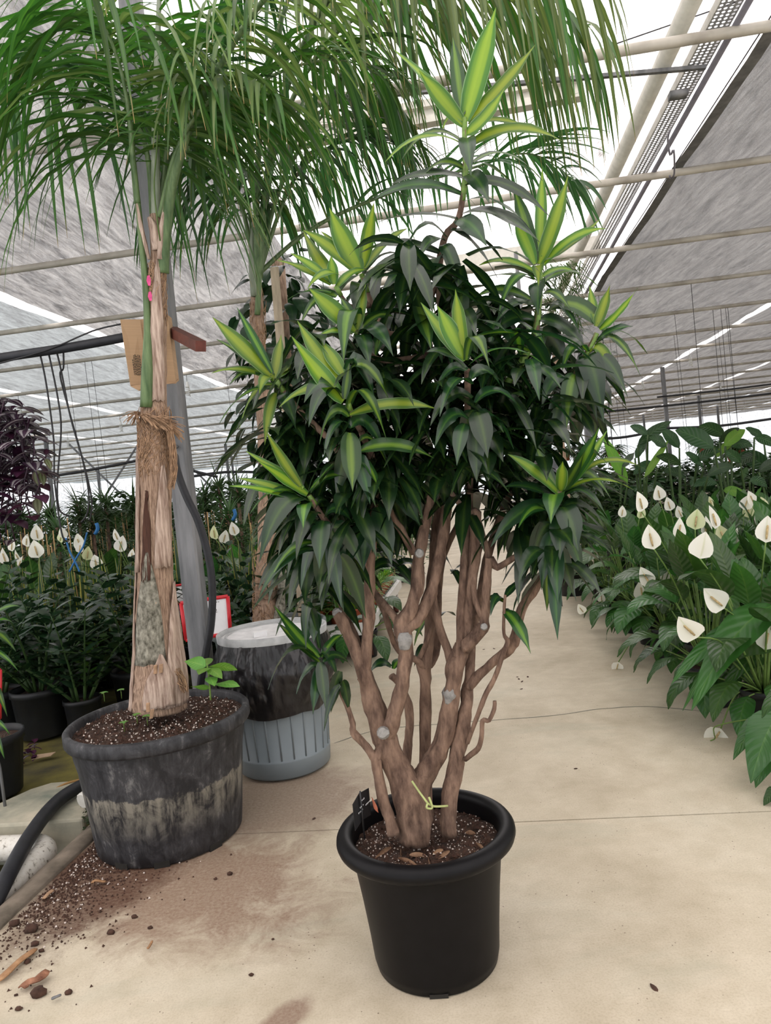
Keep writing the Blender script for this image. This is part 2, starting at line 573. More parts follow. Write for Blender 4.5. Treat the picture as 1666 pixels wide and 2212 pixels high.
# concrete slab with worn edge
mb = MB()
pl = [(-3.1, 2.86), (-3.1, 3.02), (-2.33, 3.05), (-2.27, 3.2), (-2.2, 3.27), (-2.05, 3.28), (-1.80, 3.26), (-1.79, 2.84), (-2.1, 2.82), (-2.5, 2.83)]
mb.prism([S(u, v) for u, v in pl], -0.16, 0.025)
sl = mb.obj('concrete_slab', M_slab, smooth=False)
bv = sl.modifiers.new('bevel', 'BEVEL')
bv.width = 0.012
bv.segments = 2
tag(sl, 'pale greenish concrete slab beside the mossy ground behind the white pipe', 'slab')

# end and side walls of translucent film
def quadwall(name, a, b, z0, z1, m):
    mb = MB()
    t = (b - a).normalized().cross(ZUP) * 0.02
    k = 12
    for i in range(k):
        p, q = a.lerp(b, i / k), a.lerp(b, (i + 1) / k)
        mb.add([p + V((0, 0, z0)), q + V((0, 0, z0)), q + V((0, 0, z1)), p + V((0, 0, z1))], [(0, 1, 2, 3)])
    o = struct(mb.obj(name, m, smooth=False))
    return o
quadwall('wall_back', S(-26, 46), S(26, 46), 0, 5.2, M_wall)
quadwall('wall_left', S(-26, -1.5), S(-26, 46), 0, 5.2, M_wall)
quadwall('wall_right', S(26, -1.5), S(26, 46), 0, 5.2, M_wall)
quadwall('wall_front', S(-26, -6), S(26, -6), 0, 5.2, M_wall)
# low roof spans over the shade screens
spans = [(-26, -17.6), (-17.6, -8.0), (-8.0, 1.62), (1.62, 11.2), (11.2, 20.8), (20.8, 26)]
mb = MB()
for a, b in spans:
    c = (a + b) / 2
    for p, q, zp, zq in ((a, c, 4.35, 6.0), (c, b, 6.0, 4.35)):
        for k in range(9):
            v0, v1 = -6 + k * 5.8, -6 + (k + 1) * 5.8
            mb.add([S(p, v0, zp), S(q, v0, zq), S(q, v1, zq), S(p, v1, zp)], [(0, 1, 2, 3)])
rf = struct(mb.obj('roof', M_roof, smooth=False))
rf['label'] = 'pinkish white translucent greenhouse roof film'

# ceiling pipes
ORD = 'first second third fourth fifth sixth seventh eighth ninth tenth eleventh twelfth thirteenth fourteenth fifteenth sixteenth seventeenth eighteenth nineteenth twentieth'.split()
GP = 'steel pipes crossing under the ceiling'
pm = MB()
pm.tube([UD * x for x in (-25, -12, 0, 12, 25)], 0.032, 10)
PME = pm.data('ceiling_pipe', [M_pipe])
for k in range(19):
    v = 4.53 + 2.0 * k
    o = link(PME, 'ceiling_pipe', None, Matrix.Translation(S(0, v, 3.8)))
    tag(o, 'beige steel pipe across the ceiling, %s counted from the near end of the perforated tray' % ORD[k], 'pipe', GP)
# shade screens
def screen(u0, u1, v0, v1, m, label, seed, hem=False, z=3.85, grp=None):
    mb = MB()
    nu, nv = 14, int((v1 - v0) * 3.2)
    vs, fs, uv = [], [], []
    for j in range(nv + 1):
        v = v0 + (v1 - v0) * j / nv
        e0, e1 = 0.07 * noise.noise(V((seed, v * 0.45, 0))), 0.07 * noise.noise(V((seed + 9, v * 0.45, 0)))
        for i in range(nu + 1):
            t = i / nu
            u = (u0 + e0) * (1 - t) + (u1 + e1) * t
            ph = (v - 4.53) / 2.0 % 1.0
            sag = -0.055 * 4 * ph * (1 - ph) * 0 + 0.05 * noise.noise(V((u * 1.3 + seed, v * 0.8, 0))) + 0.02 * noise.noise(V((u * 5 + v * 1.6, v * 1.1, seed)))
            vs.append(S(u, v, z + 0.03 + abs(sag)))
            uv.append((t, v))
    for j in range(nv):
        for i in range(nu):
            a = j * (nu + 1) + i
            fs.append((a, a + 1, a + nu + 2, a + nu + 1))
    mb.add(vs, fs, uv)
    o = tag(mb.obj('shade_screen', m), label, 'shade cloth', grp)
    if hem:
        hb = MB()
        hb.blade([V(vs[j * (nu + 1)]) + V((0, 0, -0.012)) for j in range(nv + 1)], lambda t: 0.045, UD, 0.0)
        hb.obj('hem', M_hem, o)
    return o
screen(2.08, 5.40, 2.5, 45, M_clothR, 'grey woven shade cloth with a dark hem beside the open roof strip', 1.0, True)
screen(-4.88, -1.65, 2.5, 45, M_clothN, 'wrinkled grey shade cloth above the tall palm and the cardboard box', 2.0)
for k, (a, b) in enumerate([(5.58, 8.74), (8.88, 12.1), (12.22, 15.5), (15.62, 18.9), (19.0, 25.8)]):
    screen(a, b, 6, 45, M_clothR, 'grey shade cloth, %s past the dark-hemmed cloth over the peace lilies' % ORD[k], 3.0 + k, grp='grey shade cloths past the first slit')
for k, (a, b) in enumerate([(-8.3, -5.05), (-11.7, -8.5), (-15.1, -11.85), (-18.5, -15.25), (-25.8, -18.65)]):
    screen(a, b, 4.2, 45, M_clothL, 'pale bluish shade cloth, %s past the bright slit behind the cardboard box' % ORD[k], 13.0 + k, grp='pale shade cloths past the slit')
# open strip: gutter pipe, perforated tray, conduit, wires, beams
mb = MB()
mb.tube([S(1.56, 3.0, 4.0), S(1.66, 20, 4.0), S(1.7, 45, 4.0)], 0.06, 12)
tag(mb.obj('ceiling_gutter_pipe', M_cream), 'thick cream pipe running along the open roof strip beside the perforated tray', 'pipe')
tray = thing('ceiling_cable_tray', 'zinc cable tray with punched holes running along the open roof strip', 'cable tray', S(1.75, 4, 3.95))
mb = MB()
def holed(mb, c, du, dv, nu, nv, hole=0.32):
    """a punched sheet: every cell is a ring around a real round hole"""
    for i in range(nu):
        for j in range(nv):
            o = c + du * i + dv * j
            sq = [o + du * (0.5 + 0.5 * x) + dv * (0.5 + 0.5 * y) for x, y in ((-1, -1), (0, -1), (1, -1), (1, 0), (1, 1), (0, 1), (-1, 1), (-1, 0))]
            mid = o + du * 0.5 + dv * 0.5
            hl = [mid + du * (hole * math.cos(a)) + dv * (hole * math.sin(a)) for a in [math.radians(225 + 45 * k) for k in range(8)]]
            mb.add(sq + hl, [(k, (k + 1) % 8, 8 + (k + 1) % 8, 8 + k) for k in range(8)])
def tu(v):
    return 1.70 + 0.006 * (v - 4)
dv = 0.034
holed(mb, S(tu(4), 3.4, 3.93), UD * 0.034, (VD + UD * 0.006) * dv, 4, 300)
p0, p1 = S(tu(13.6) + 0.07, 13.6, 3.93), S(tu(40) + 0.07, 40, 3.93)
mb.box((p0 + p1) / 2, UD * 0.068, (p1 - p0) / 2, V((0, 0, 0.001)))
o = mb.obj('perforated_base', M_tray, tray, smooth=False)
for s in (0, 0.138):
    mb = MB()
    p0, p1 = S(tu(3.4) + s, 3.4, 3.955), S(tu(40) + s, 40, 3.955)
    mb.box((p0 + p1) / 2, UD * 0.002, (p1 - p0) / 2, V((0, 0, 0.028)))
    mb.obj('side_flange', M_pvc if s == 0 else M_tray, tray, smooth=False)
mb = MB()
mb.tube([S(1.80, 3.4, 3.84), S(1.97, 14, 3.84), S(2.0, 40, 3.84)], 0.02, 8)
tag(mb.obj('ceiling_conduit', M_cond), 'dark grey conduit running beside the perforated tray', 'conduit')
mb = MB()
q0 = G(1465, 205, 3.86)
mb.box(q0, UD * 0.06, VD * 0.035, V((0, 0, 0.02)))
br = mb.obj('ceiling_tray_bracket', M_galv)
tag(br, 'small zinc bracket hanging under the perforated tray', 'bracket')
mb = MB()
hk = [G(1449, 280, 3.82), G(1443, 300, 3.78), G(1448, 335, 3.7), G(1456, 325, 3.7), G(1457, 375, 3.66), G(1450, 385, 3.66), G(1447, 380, 3.66)]
mb.tube(smooth_path(hk, 3), 0.008, 6)
tag(mb.obj('ceiling_hook', M_cond), 'bent metal hook hanging off the conduit beside the grey shade cloth', 'hook')
mb = MB()
mb.tube([S(2.0, 3.2, 3.835), S(2.0, 30, 3.835)], 0.004, 4)
tag(mb.obj('ceiling_wire', M_wire), 'thin dark wire between conduit and grey shade cloth', 'wire')
mb = MB()
a, b = G(1330, 95, 4.1), G(1590, 5, 4.1)
mb.tube([a, b], 0.004, 4)
tag(mb.obj('ceiling_wire', M_wire), 'thin slanting wire crossing over the perforated tray', 'wire')
mb = MB()
a, b = G(800, 208, 3.9), G(1525, 145, 3.9)
mb.box((a + b) / 2, (b - a) / 2, VD * 0.015, V((0, 0, 0.012)))
tag(mb.obj('ceiling_strip', M_galv, smooth=False), 'thin flat metal strip spanning the open roof strip below the gutter pipe', 'strip')
mb = MB()
a, b = G(560, 325, 4.35), G(1260, 205, 4.35)
for dz in (0, 0.13):
    c = (a + b) / 2 + V((0, 0, dz))
    mb.box(c, (b - a) / 2, VD * 0.05, V((0, 0, 0.03)))
mb.box((a + b) / 2 + V((0, 0.01, 0.065)), (b - a) / 2, VD * 0.012, V((0, 0, 0.09)))
tag(mb.obj('ceiling_beam', M_cream, smooth=False), 'pale cream beam spanning the open roof strip behind the tall plant tips', 'beam')
mb = MB()
a, b = S(-1.6, 9.8, 4.25), S(2.0, 9.8, 4.25)
mb.box((a + b) / 2, (b - a) / 2, VD * 0.06, V((0, 0, 0.12)))
tag(mb.obj('ceiling_beam', M_cream, smooth=False), 'wide cream beam at the far end of the open roof strip', 'beam')
for k, (x0, y0, x1, y1) in enumerate([(1405, 0, 1452, 92), (1268, -40, 1300, 330), (1205, -60, 1252, 420)]):
    mb = MB()
    a, b = G(x0, y0, 5.0), G(x1, y1, 4.4)
    mb.tube([a, b], 0.028, 8)
    tag(mb.obj('ceiling_strut', M_pipe), ['short slanting roof strut meeting the thick cream pipe', 'long grey roof strut behind the hanging palm leaflets', 'pale roof strut behind the striped plant tip'][k], 'strut')
# crossing wires seen through the film, truss rods on the far side
for k, (x0, y0, x1, y1, Y) in enumerate([(150, 960, 262, 1068, 15), (232, 1064, 305, 950, 15), (640, 1045, 760, 930, 20), (404, 1000, 470, 1065, 16), (432, 1062, 480, 995, 16)]):
    mb = MB()
    a, b = A(x0, y0, Y), A(x1, y1, Y)
    if a.z < b.z:
        a, b = b, a
    b = b + (b - a) * (b.z / (a.z - b.z))
    mb.tube([a, b], 0.022, 6)
    tag(mb.obj('brace_rod', M_galv), 'thin galvanised brace rod slanting down to the far plants', 'rod', 'brace rods over the far plants')
# posts
def post(p, h, w, label, grp=None, lip=True):
    t = thing('steel_post', label, 'post', p, grp)
    mb = MB()
    q = [(-w, -w), (w, -w), (w, w), (-w, w)]
    mb.prism([p + UD * a + VD * b for a, b in q], p.z, h)
    mb.obj('post_body', M_galv, t, smooth=False)
    return t
PB = S(-1.40, 3.40, 0)
pt = thing('steel_post', 'grey galvanised post behind the palm pot beside the grey bin', 'post', PB)
mb = MB()
w = 0.038
mb.prism([PB + UD * a + VD * b for a, b in ((-w, -w), (w * 0.75, -w), (w, -w * 0.7), (w, w), (-w, w))], 0, 3.9)
mb.obj('post_body', M_galv, pt, smooth=False)
mb = MB()
mb.prism([PB + UD * (a - 0.048) + VD * b for a, b in ((-0.012, -0.03), (0.012, -0.03), (0.012, 0.05), (-0.012, 0.05))], 0, 3.85)
mb.obj('side_channel', M_galv, pt, smooth=False)
for z in (1.76, 1.62, 1.69):
    mb = MB()
    c = PB + UD * (-0.02 + 0.02 * (z == 1.62)) - VD * 0.05 + V((0, 0, z))
    mb.tube([c, c - VD * 0.012], 0.011, 6)
    mb.obj('bolt', M_galv, pt)
GPST = 'slim steel posts standing among the far plants'
for x, y in [(1431, 795), (1509, 856), (1390, 896), (1267, 870), (1550, 878), (1233, 905), (1610, 905), (98, 945), (330, 985), (487, 960), (500, 985), (70, 1000), (210, 1010), (1300, 925), (1345, 935)]:
    p = G(x, y, 3.8)
    if p.y > 42:
        continue
    p = V((p.x, p.y, -0.02))
    if x == 1267:
        p = V((A(1276, 1000, 10.5).x, 10.5, 0))
    post(p, 3.82, 0.045, 'slim galvanised post rising from the far plants to the ceiling pipes', GPST)
# dark pipe, cables and black hose at the near post
mb = MB()
mb.tube(smooth_path([A(-120, 795, 3.42), A(0, 773, 3.42), A(140, 752, 3.4), A(262, 730, 3.38), A(372, 708, 3.36)], 3), 0.022, 10)
dp = tag(mb.obj('dark_water_pipe_hanging', M_black), 'black pipe fixed to the galvanised post behind the cardboard box', 'pipe')
cab = [[(86, 762), (100, 830), (116, 950), (118, 1040), (133, 1150), (145, 1170)], [(105, 762), (125, 860), (132, 930), (124, 1040), (128, 1100), (150, 1115)],
       [(122, 758), (132, 800), (152, 900), (180, 1000), (192, 1070), (188, 1110), (176, 1128)], [(137, 757), (137, 795), (130, 812), (150, 890), (182, 1005), (198, 1080), (194, 1125)]]
for c in cab:
    mb = MB()
    mb.tube(smooth_path([A(x, y, 3.42 + 0.02 * i) for i, (x, y) in enumerate(c)], 5), 0.0045, 6)
    tag(mb.obj('hanging_cable', M_wire), 'thin black cable dangling from the black pipe toward the white lilies', 'cable', 'black cables dangling from the black pipe')
mb = MB()
mb.tube(smooth_path([A(-40, 795, 3.36), A(100, 757, 3.38), A(200, 715, 3.36), A(262, 700, 3.34)], 3), 0.004, 5)
tag(mb.obj('hanging_wire', M_wire), 'thin sagging wire beside the black pipe', 'wire')
for c in ([(142, 1162), (150, 1190), (163, 1215), (172, 1235)], [(188, 1150), (180, 1180), (165, 1205), (150, 1235)]):
    mb = MB()
    mb.tube(smooth_path([A(x, y, 4.6) for x, y in c], 4), 0.006, 5)
    tag(mb.obj('hanging_string', M_blue), 'blue string crossing between the white lilies', 'string', 'blue strings')
for x, y in ((208, 1130), (505, 1100)):
    mb = MB()
    mb.tube(smooth_path([A(x, y, 6.8), A(x + 3, y + 12, 6.8), A(x - 3, y + 24, 6.8)], 3), 0.018, 5)
    tag(mb.obj('hanging_tie', M_blue), 'small blue tie among the far shrubs', 'tie', 'blue ties')
mb = MB()
hs = [(378, 985, 3.33), (384, 1020, 3.28), (402, 1070, 3.26), (430, 1130, 3.25), (452, 1210, 3.25), (459, 1280, 3.25), (456, 1350, 3.26), (447, 1400, 3.27), (438, 1450, 3.28), (432, 1500, 3.3), (428, 1640, 3.3)]
mb.tube(smooth_path([A(*q) for q in hs], 5), 0.0175, 10)
tag(mb.obj('black_hose', M_black), 'thick black hose curving down beside the galvanised post', 'hose')
# far black irrigation lines
for (x0, y0, x1, y1, Y, sg) in [(85, 1033, 310, 992, 9, 2), (310, 992, 470, 1030, 9, 0), (410, 1030, 560, 1020, 9.5, -5), (1270, 950, 1440, 925, 10, 6), (1440, 925, 1666, 905, 10, 5), (1300, 890, 1666, 850, 12, 2), (1200, 975, 1320, 945, 11, 4), (1420, 858, 1666, 830, 14, 1)]:
    mb = MB()
    mb.tube(smooth_path([A(x0, y0, Y), A((x0 + x1) / 2, (y0 + y1) / 2 + sg, Y), A(x1, y1, Y)], 5), 0.018, 6)
    tag(mb.obj('hanging_irrigation_line', M_wire), 'black irrigation line strung above the far plants', 'hose', 'black lines above the far plants')
# spiral lamps hanging in rows
GL = 'spiral lamps hanging from the ceiling pipes'
lm = MB()
lm.tube([V((0, 0, 0.26)), V((0, 0, 0.1))], 0.004, 5, 1)
lm.lathe([(0.0, 0.12), (0.022, 0.115), (0.026, 0.06), (0.036, 0.05), (0.036, 0.01), (0.0, 0.005)], 12)
lm2 = MB()
lm2.tube([V((0.034 * math.cos(a), 0.034 * math.sin(a), -0.012 * a / 2.2)) for a in [i * 0.55 for i in range(48)]], 0.0085, 6)
D1, D2 = lm.data('lamp_base', [M_bulb, M_wire]), lm2.data('spiral_tube', [M_bulb])
for x, y in [(73, 888), (433, 848), (1633, 706), (1483, 782), (1388, 832), (272, 922), (178, 958), (404, 950), (1656, 805), (1548, 845), (1585, 872), (1412, 893), (1325, 868), (1520, 893), (300, 1012), (95, 1030), (1605, 880)]:
    p = snap(G(x, y, 3.53))
    if p.y > 40:
        continue
    t = thing('ceiling_spiral_lamp', 'white spiral bulb hanging from the ceiling pipes', 'lamp', p, GL)
    link(D1, 'lamp_base', t)
    link(D2, 'spiral_tube', t)
# cardboard box strapped to the post, red oxide bracket
BX = thing('cardboard_box_hanging', 'open brown cardboard box hung on the galvanised post behind the palm trunk', 'box', A(320, 830, 3.28))
def quadbox(mb, a, b, c, d, depth, m=0):
    n = (b - a).cross(d - a).normalized() * depth
    vs = [a, b, c, d, a + n, b + n, c + n, d + n]
    mb.add(vs, [(0, 1, 2, 3), (7, 6, 5, 4), (0, 4, 5, 1), (1, 5, 6, 2), (2, 6, 7, 3), (3, 7, 4, 0)], None, m)
for nm, q in (('left_panel', [(260, 690, 3.14), (303, 690, 3.18), (322, 833, 3.2), (282, 832, 3.14)]), ('right_panel', [(344, 684, 3.2), (362, 680, 3.22), (380, 828, 3.24), (352, 830, 3.2)]), ('back_panel', [(303, 690, 3.2), (346, 684, 3.22), (356, 830, 3.22), (320, 833, 3.2)]), ('bottom_panel', [(282, 832, 3.15), (380, 826, 3.2), (386, 818, 3.30), (300, 842, 3.12)]), ('side_panel', [(362, 680, 3.22), (371, 687, 3.30), (387, 822, 3.32), (380, 828, 3.24)])):
    mb = MB()
    quadbox(mb, *[A(*k) for k in q], 0.006)
    mb.obj('box_panel', M_card, BX, smooth=False)
mb = MB()
e1 = (A(303, 690, 3.18) - A(260, 690, 3.14)).normalized()
e2 = (A(322, 833, 3.2) - A(303, 690, 3.18)).normalized()
nn = e1.cross(e2).normalized()
if nn.y > 0:
    nn = -nn
base = A(284, 766, 3.155) + nn * 0.004
for k in range(7):
    ln = [0.07, 0.088, 0.092, 0.085, 0.09, 0.088, 0.05][k]
    st = base + e1 * (0.0062 * k) + e2 * (0.092 - ln)
    x = 0.0
    while x < ln:
        w = R(0.004, 0.013)
        mb.add([st + e2 * x, st + e2 * min(ln, x + w), st + e2 * min(ln, x + w) + e1 * 0.0034, st + e2 * x + e1 * 0.0034], [(0, 1, 2, 3)])
        x += w + 0.003
mb.obj('printed_text', M_ink, BX, smooth=False)
mb = MB()
a, b = A(372, 716, 3.32), A(434, 748, 2.96)
d = (b - a).normalized()
sd = d.cross(ZUP).normalized() * 0.022
up = sd.cross(d).normalized() * 0.022
mb.box((a + b) / 2, (b - a) / 2, sd, up)
tag(mb.obj('mounted_bracket', M_rust, smooth=False), 'red-brown square steel arm sticking out of the post beside the cardboard box', 'bracket')

# ================================================================ PLANT MATERIALS
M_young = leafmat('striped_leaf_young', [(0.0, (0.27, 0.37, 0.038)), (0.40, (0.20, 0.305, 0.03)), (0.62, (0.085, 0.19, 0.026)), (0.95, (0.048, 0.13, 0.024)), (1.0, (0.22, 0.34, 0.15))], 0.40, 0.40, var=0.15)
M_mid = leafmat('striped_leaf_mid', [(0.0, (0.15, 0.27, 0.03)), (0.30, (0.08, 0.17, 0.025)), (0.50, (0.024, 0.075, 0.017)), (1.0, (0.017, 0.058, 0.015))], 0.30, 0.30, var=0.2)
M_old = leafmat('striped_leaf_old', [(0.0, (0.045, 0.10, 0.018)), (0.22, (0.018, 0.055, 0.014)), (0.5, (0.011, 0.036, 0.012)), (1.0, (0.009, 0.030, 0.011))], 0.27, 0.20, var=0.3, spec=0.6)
M_bark = mat('dracaena_bark', (0.075, 0.041, 0.028), 0.85, 0.15, 46.0, (1, 1, 0.3), 1.0, (0.27, 0.172, 0.12), detail=8)
M_greenstem = mat('green_stem', (0.13, 0.22, 0.04), 0.5, 0.3, 40.0, (1, 1, 3))
M_scar = mat('sealed_cut', (0.24, 0.23, 0.215), 0.9, 0.25, 60.0, bmp=0.5)
M_pot = mat('black_plastic', (0.0045, 0.0042, 0.0048), 0.45, 0.25, 20.0, spec=0.17)
def soil_mat():
    m, nt, bs, out = newmat('potting_soil')
    co = coord(nt)
    f = noi(nt, co, 42.0, 6, 0.75)
    c = ramp(nt, f, [(0.3, (0.016, 0.008, 0.005)), (0.5, (0.062, 0.030, 0.018)), (0.72, (0.15, 0.075, 0.045))])
    vo = nd(nt, 'TexVoronoi', Scale=150.0)
    nt.links.new(co, vo.inputs['Vector'])
    k = math_(nt, 'MULTIPLY', math_(nt, 'LESS_THAN', vo.outputs['Distance'], 0.22), ramp(nt, noi(nt, co, 18.0, 3), [(0.48, (0, 0, 0)), (0.58, (1, 1, 1))]))
    c = mixc(nt, k, c, (0.55, 0.47, 0.40))
    nt.links.new(c, bs.inputs['Base Color'])
    bs.inputs['Roughness'].default_value = 0.95
    bump(nt, bs, f, 1.0, 0.02)
    return m
M_soil = soil_mat()
M_perl = mat('perlite', (0.66, 0.58, 0.52), 0.9, 0.2)
M_chip = mat('bark_chip', (0.20, 0.10, 0.055), 0.85, 0.4, 30, c2=(0.36, 0.22, 0.13))
M_crumb = mat('soil_crumb', (0.06, 0.03, 0.02), 0.95, 0.4, 60)
def dusty_pot():
    m, nt, bs, out = newmat('dusty_black_pot')
    co = coord(nt)
    z = nt.nodes.new('ShaderNodeSeparateXYZ')
    nt.links.new(co, z.inputs[0])
    f = noi(nt, coord(nt, 'Object', (1, 1, 0.7)), 16.0, 8, 0.72, 0.6)
    h = noi(nt, coord(nt, 'Object', (1, 1, 0.12)), 26.0, 5, 0.7)
    c = ramp(nt, math_(nt, 'ADD', math_(nt, 'MULTIPLY', f, 0.6), math_(nt, 'MULTIPLY', h, 0.4)), [(0.44, (0.009, 0.009, 0.011)), (0.56, (0.04, 0.04, 0.044)), (0.68, (0.20, 0.195, 0.19))])
    # a tide mark of lime dust round the lower half
    k = math_(nt, 'ADD', z.outputs[2], math_(nt, 'MULTIPLY', math_(nt, 'SUBTRACT', noi(nt, co, 12.0, 6, 0.7), 0.5), 0.10))
    band = ramp(nt, k, [(0.10, (0, 0, 0)), (0.235, (0.9, 0.9, 0.9)), (0.262, (1, 1, 1)), (0.268, (0, 0, 0))])
    band = math_(nt, 'MULTIPLY', band, ramp(nt, math_(nt, 'ADD', math_(nt, 'MULTIPLY', f, 0.5), math_(nt, 'MULTIPLY', h, 0.5)), [(0.42, (0, 0, 0)), (0.55, (0.9, 0.9, 0.9))]))
    c = mixc(nt, band, c, (0.24, 0.22, 0.175))
    nt.links.new(c, bs.inputs['Base Color'])
    bs.inputs['Roughness'].default_value = 0.6
    bump(nt, bs, f, 0.25, 0.006)
    return m
M_dpot = dusty_pot()

def lump(mb, c, r, seed=0.0, sq=(1, 1, 0.7), m=0, n=6):
    vs, fs = [], []
    for i in range(n + 1):
        ph = math.pi * i / n
        for j in range(n + 2):
            th = 2 * math.pi * j / (n + 2)
            d = V((math.sin(ph) * math.cos(th), math.sin(ph) * math.sin(th), math.cos(ph)))
            k = 1 + 0.45 * noise.noise(d * 1.7 + V((seed, seed * 0.3, 0)))
            vs.append(V(c) + V((d.x * sq[0], d.y * sq[1], d.z * sq[2])) * (r * k))
    w = n + 2
    for i in range(n):
        for j in range(w):
            fs.append((i * w + j, (i + 1) * w + j, (i + 1) * w + (j + 1) % w, i * w + (j + 1) % w))
    mb.add(vs, fs, None, m)
def tetra(mb, c, r, m=0):
    a = R(0, 6.28)
    vs = [V(c) + V((math.cos(a + k * 2.094) * r, math.sin(a + k * 2.094) * r, -r * 0.3)) for k in range(3)] + [V(c) + V((0, 0, r * R(0.5, 1.1)))]
    mb.add(vs, [(0, 1, 3), (1, 2, 3), (2, 0, 3), (2, 1, 0)], None, m)
def grains(c, r, num, size, m, name, parent, hf=0.0, kind=True):
    mb = MB()
    for i in range(num):
        a, q = R(0, 6.28), r * math.sqrt(R(0, 1))
        p = V(c) + V((q * math.cos(a), q * math.sin(a), hf))
        tetra(mb, p, R(0.5, 1.3) * size)
    o = mb.obj(name, m, parent, smooth=False)
    if kind:
        o['kind'] = 'stuff'
    return o

# ================================================================ THE STRIPED DRACAENA IN ITS BLACK POT
YP = 1.94
PC = V((0.022, 1.945, 0.0))
DR = thing('potted_dracaena', 'tall bushy dracaena with lime-striped leaves in a round glossy black pot', 'potted plant', PC)
mb = MB()
prof = [(0.0, 0.0), (0.150, 0.0), (0.168, 0.004), (0.174, 0.03), (0.180, 0.10), (0.191, 0.20), (0.203, 0.29), (0.212, 0.335), (0.213, 0.338)]
mb.lathe(prof, 64, PC)
pot = mb.obj('pot', M_pot, DR)
bm_ = MB()
rr = 0.024
ring = [(0.210, 0.330)] + [(0.224 + rr * math.cos(a), 0.352 + rr * math.sin(a)) for a in [math.radians(-110 + 26 * k) for k in range(11)]] + [(0.204, 0.352), (0.200, 0.28)]
bm_.lathe(ring, 72, PC)
bm_.obj('pot_rim', M_pot, pot)
for k in range(3):                       # notches in the foot of the pot
    mb = MB()
    a = math.radians(-93 + 120 * k)
    d = V((math.cos(a), math.sin(a), 0))
    t = V((-d.y, d.x, 0))
    mb.box(PC + d * 0.1665 + V((0, 0, 0.006)), t * 0.024, d * 0.0035, V((0, 0, 0.0055)))
    mb.obj('drain_notch', M_dark, pot, smooth=False)
mb = MB()
SZ = 0.318
mb.disc(PC + V((0, 0, SZ)), 0.203, 64, 0, 22, 0.012, 22)
soil = mb.obj('soil', M_soil, DR)
grains(PC + V((0, 0, SZ + 0.006)), 0.195, 420, 0.0030, M_perl, 'perlite', soil)
grains(PC + V((0, 0, SZ + 0.006)), 0.195, 500, 0.006, M_crumb, 'soil_crumbs', soil)
for k in range(16):
    mb = MB()
    a, q = R(-2.9, 0.3), R(0.06, 0.18)
    c = PC + V((q * math.cos(a), q * math.sin(a), SZ + 0.012))
    d = V((math.cos(a * 3), math.sin(a * 3), R(-0.1, 0.4)))
    mb.blade(hang(c, d, R(0.03, 0.075), 0.5, 5), lambda t: 0.006 * math.sin(math.pi * min(1, t * 0.9 + 0.1)), V((0, 0.3, 1)), 0.4)
    mb.obj('dry_leaf', M_chip, soil)

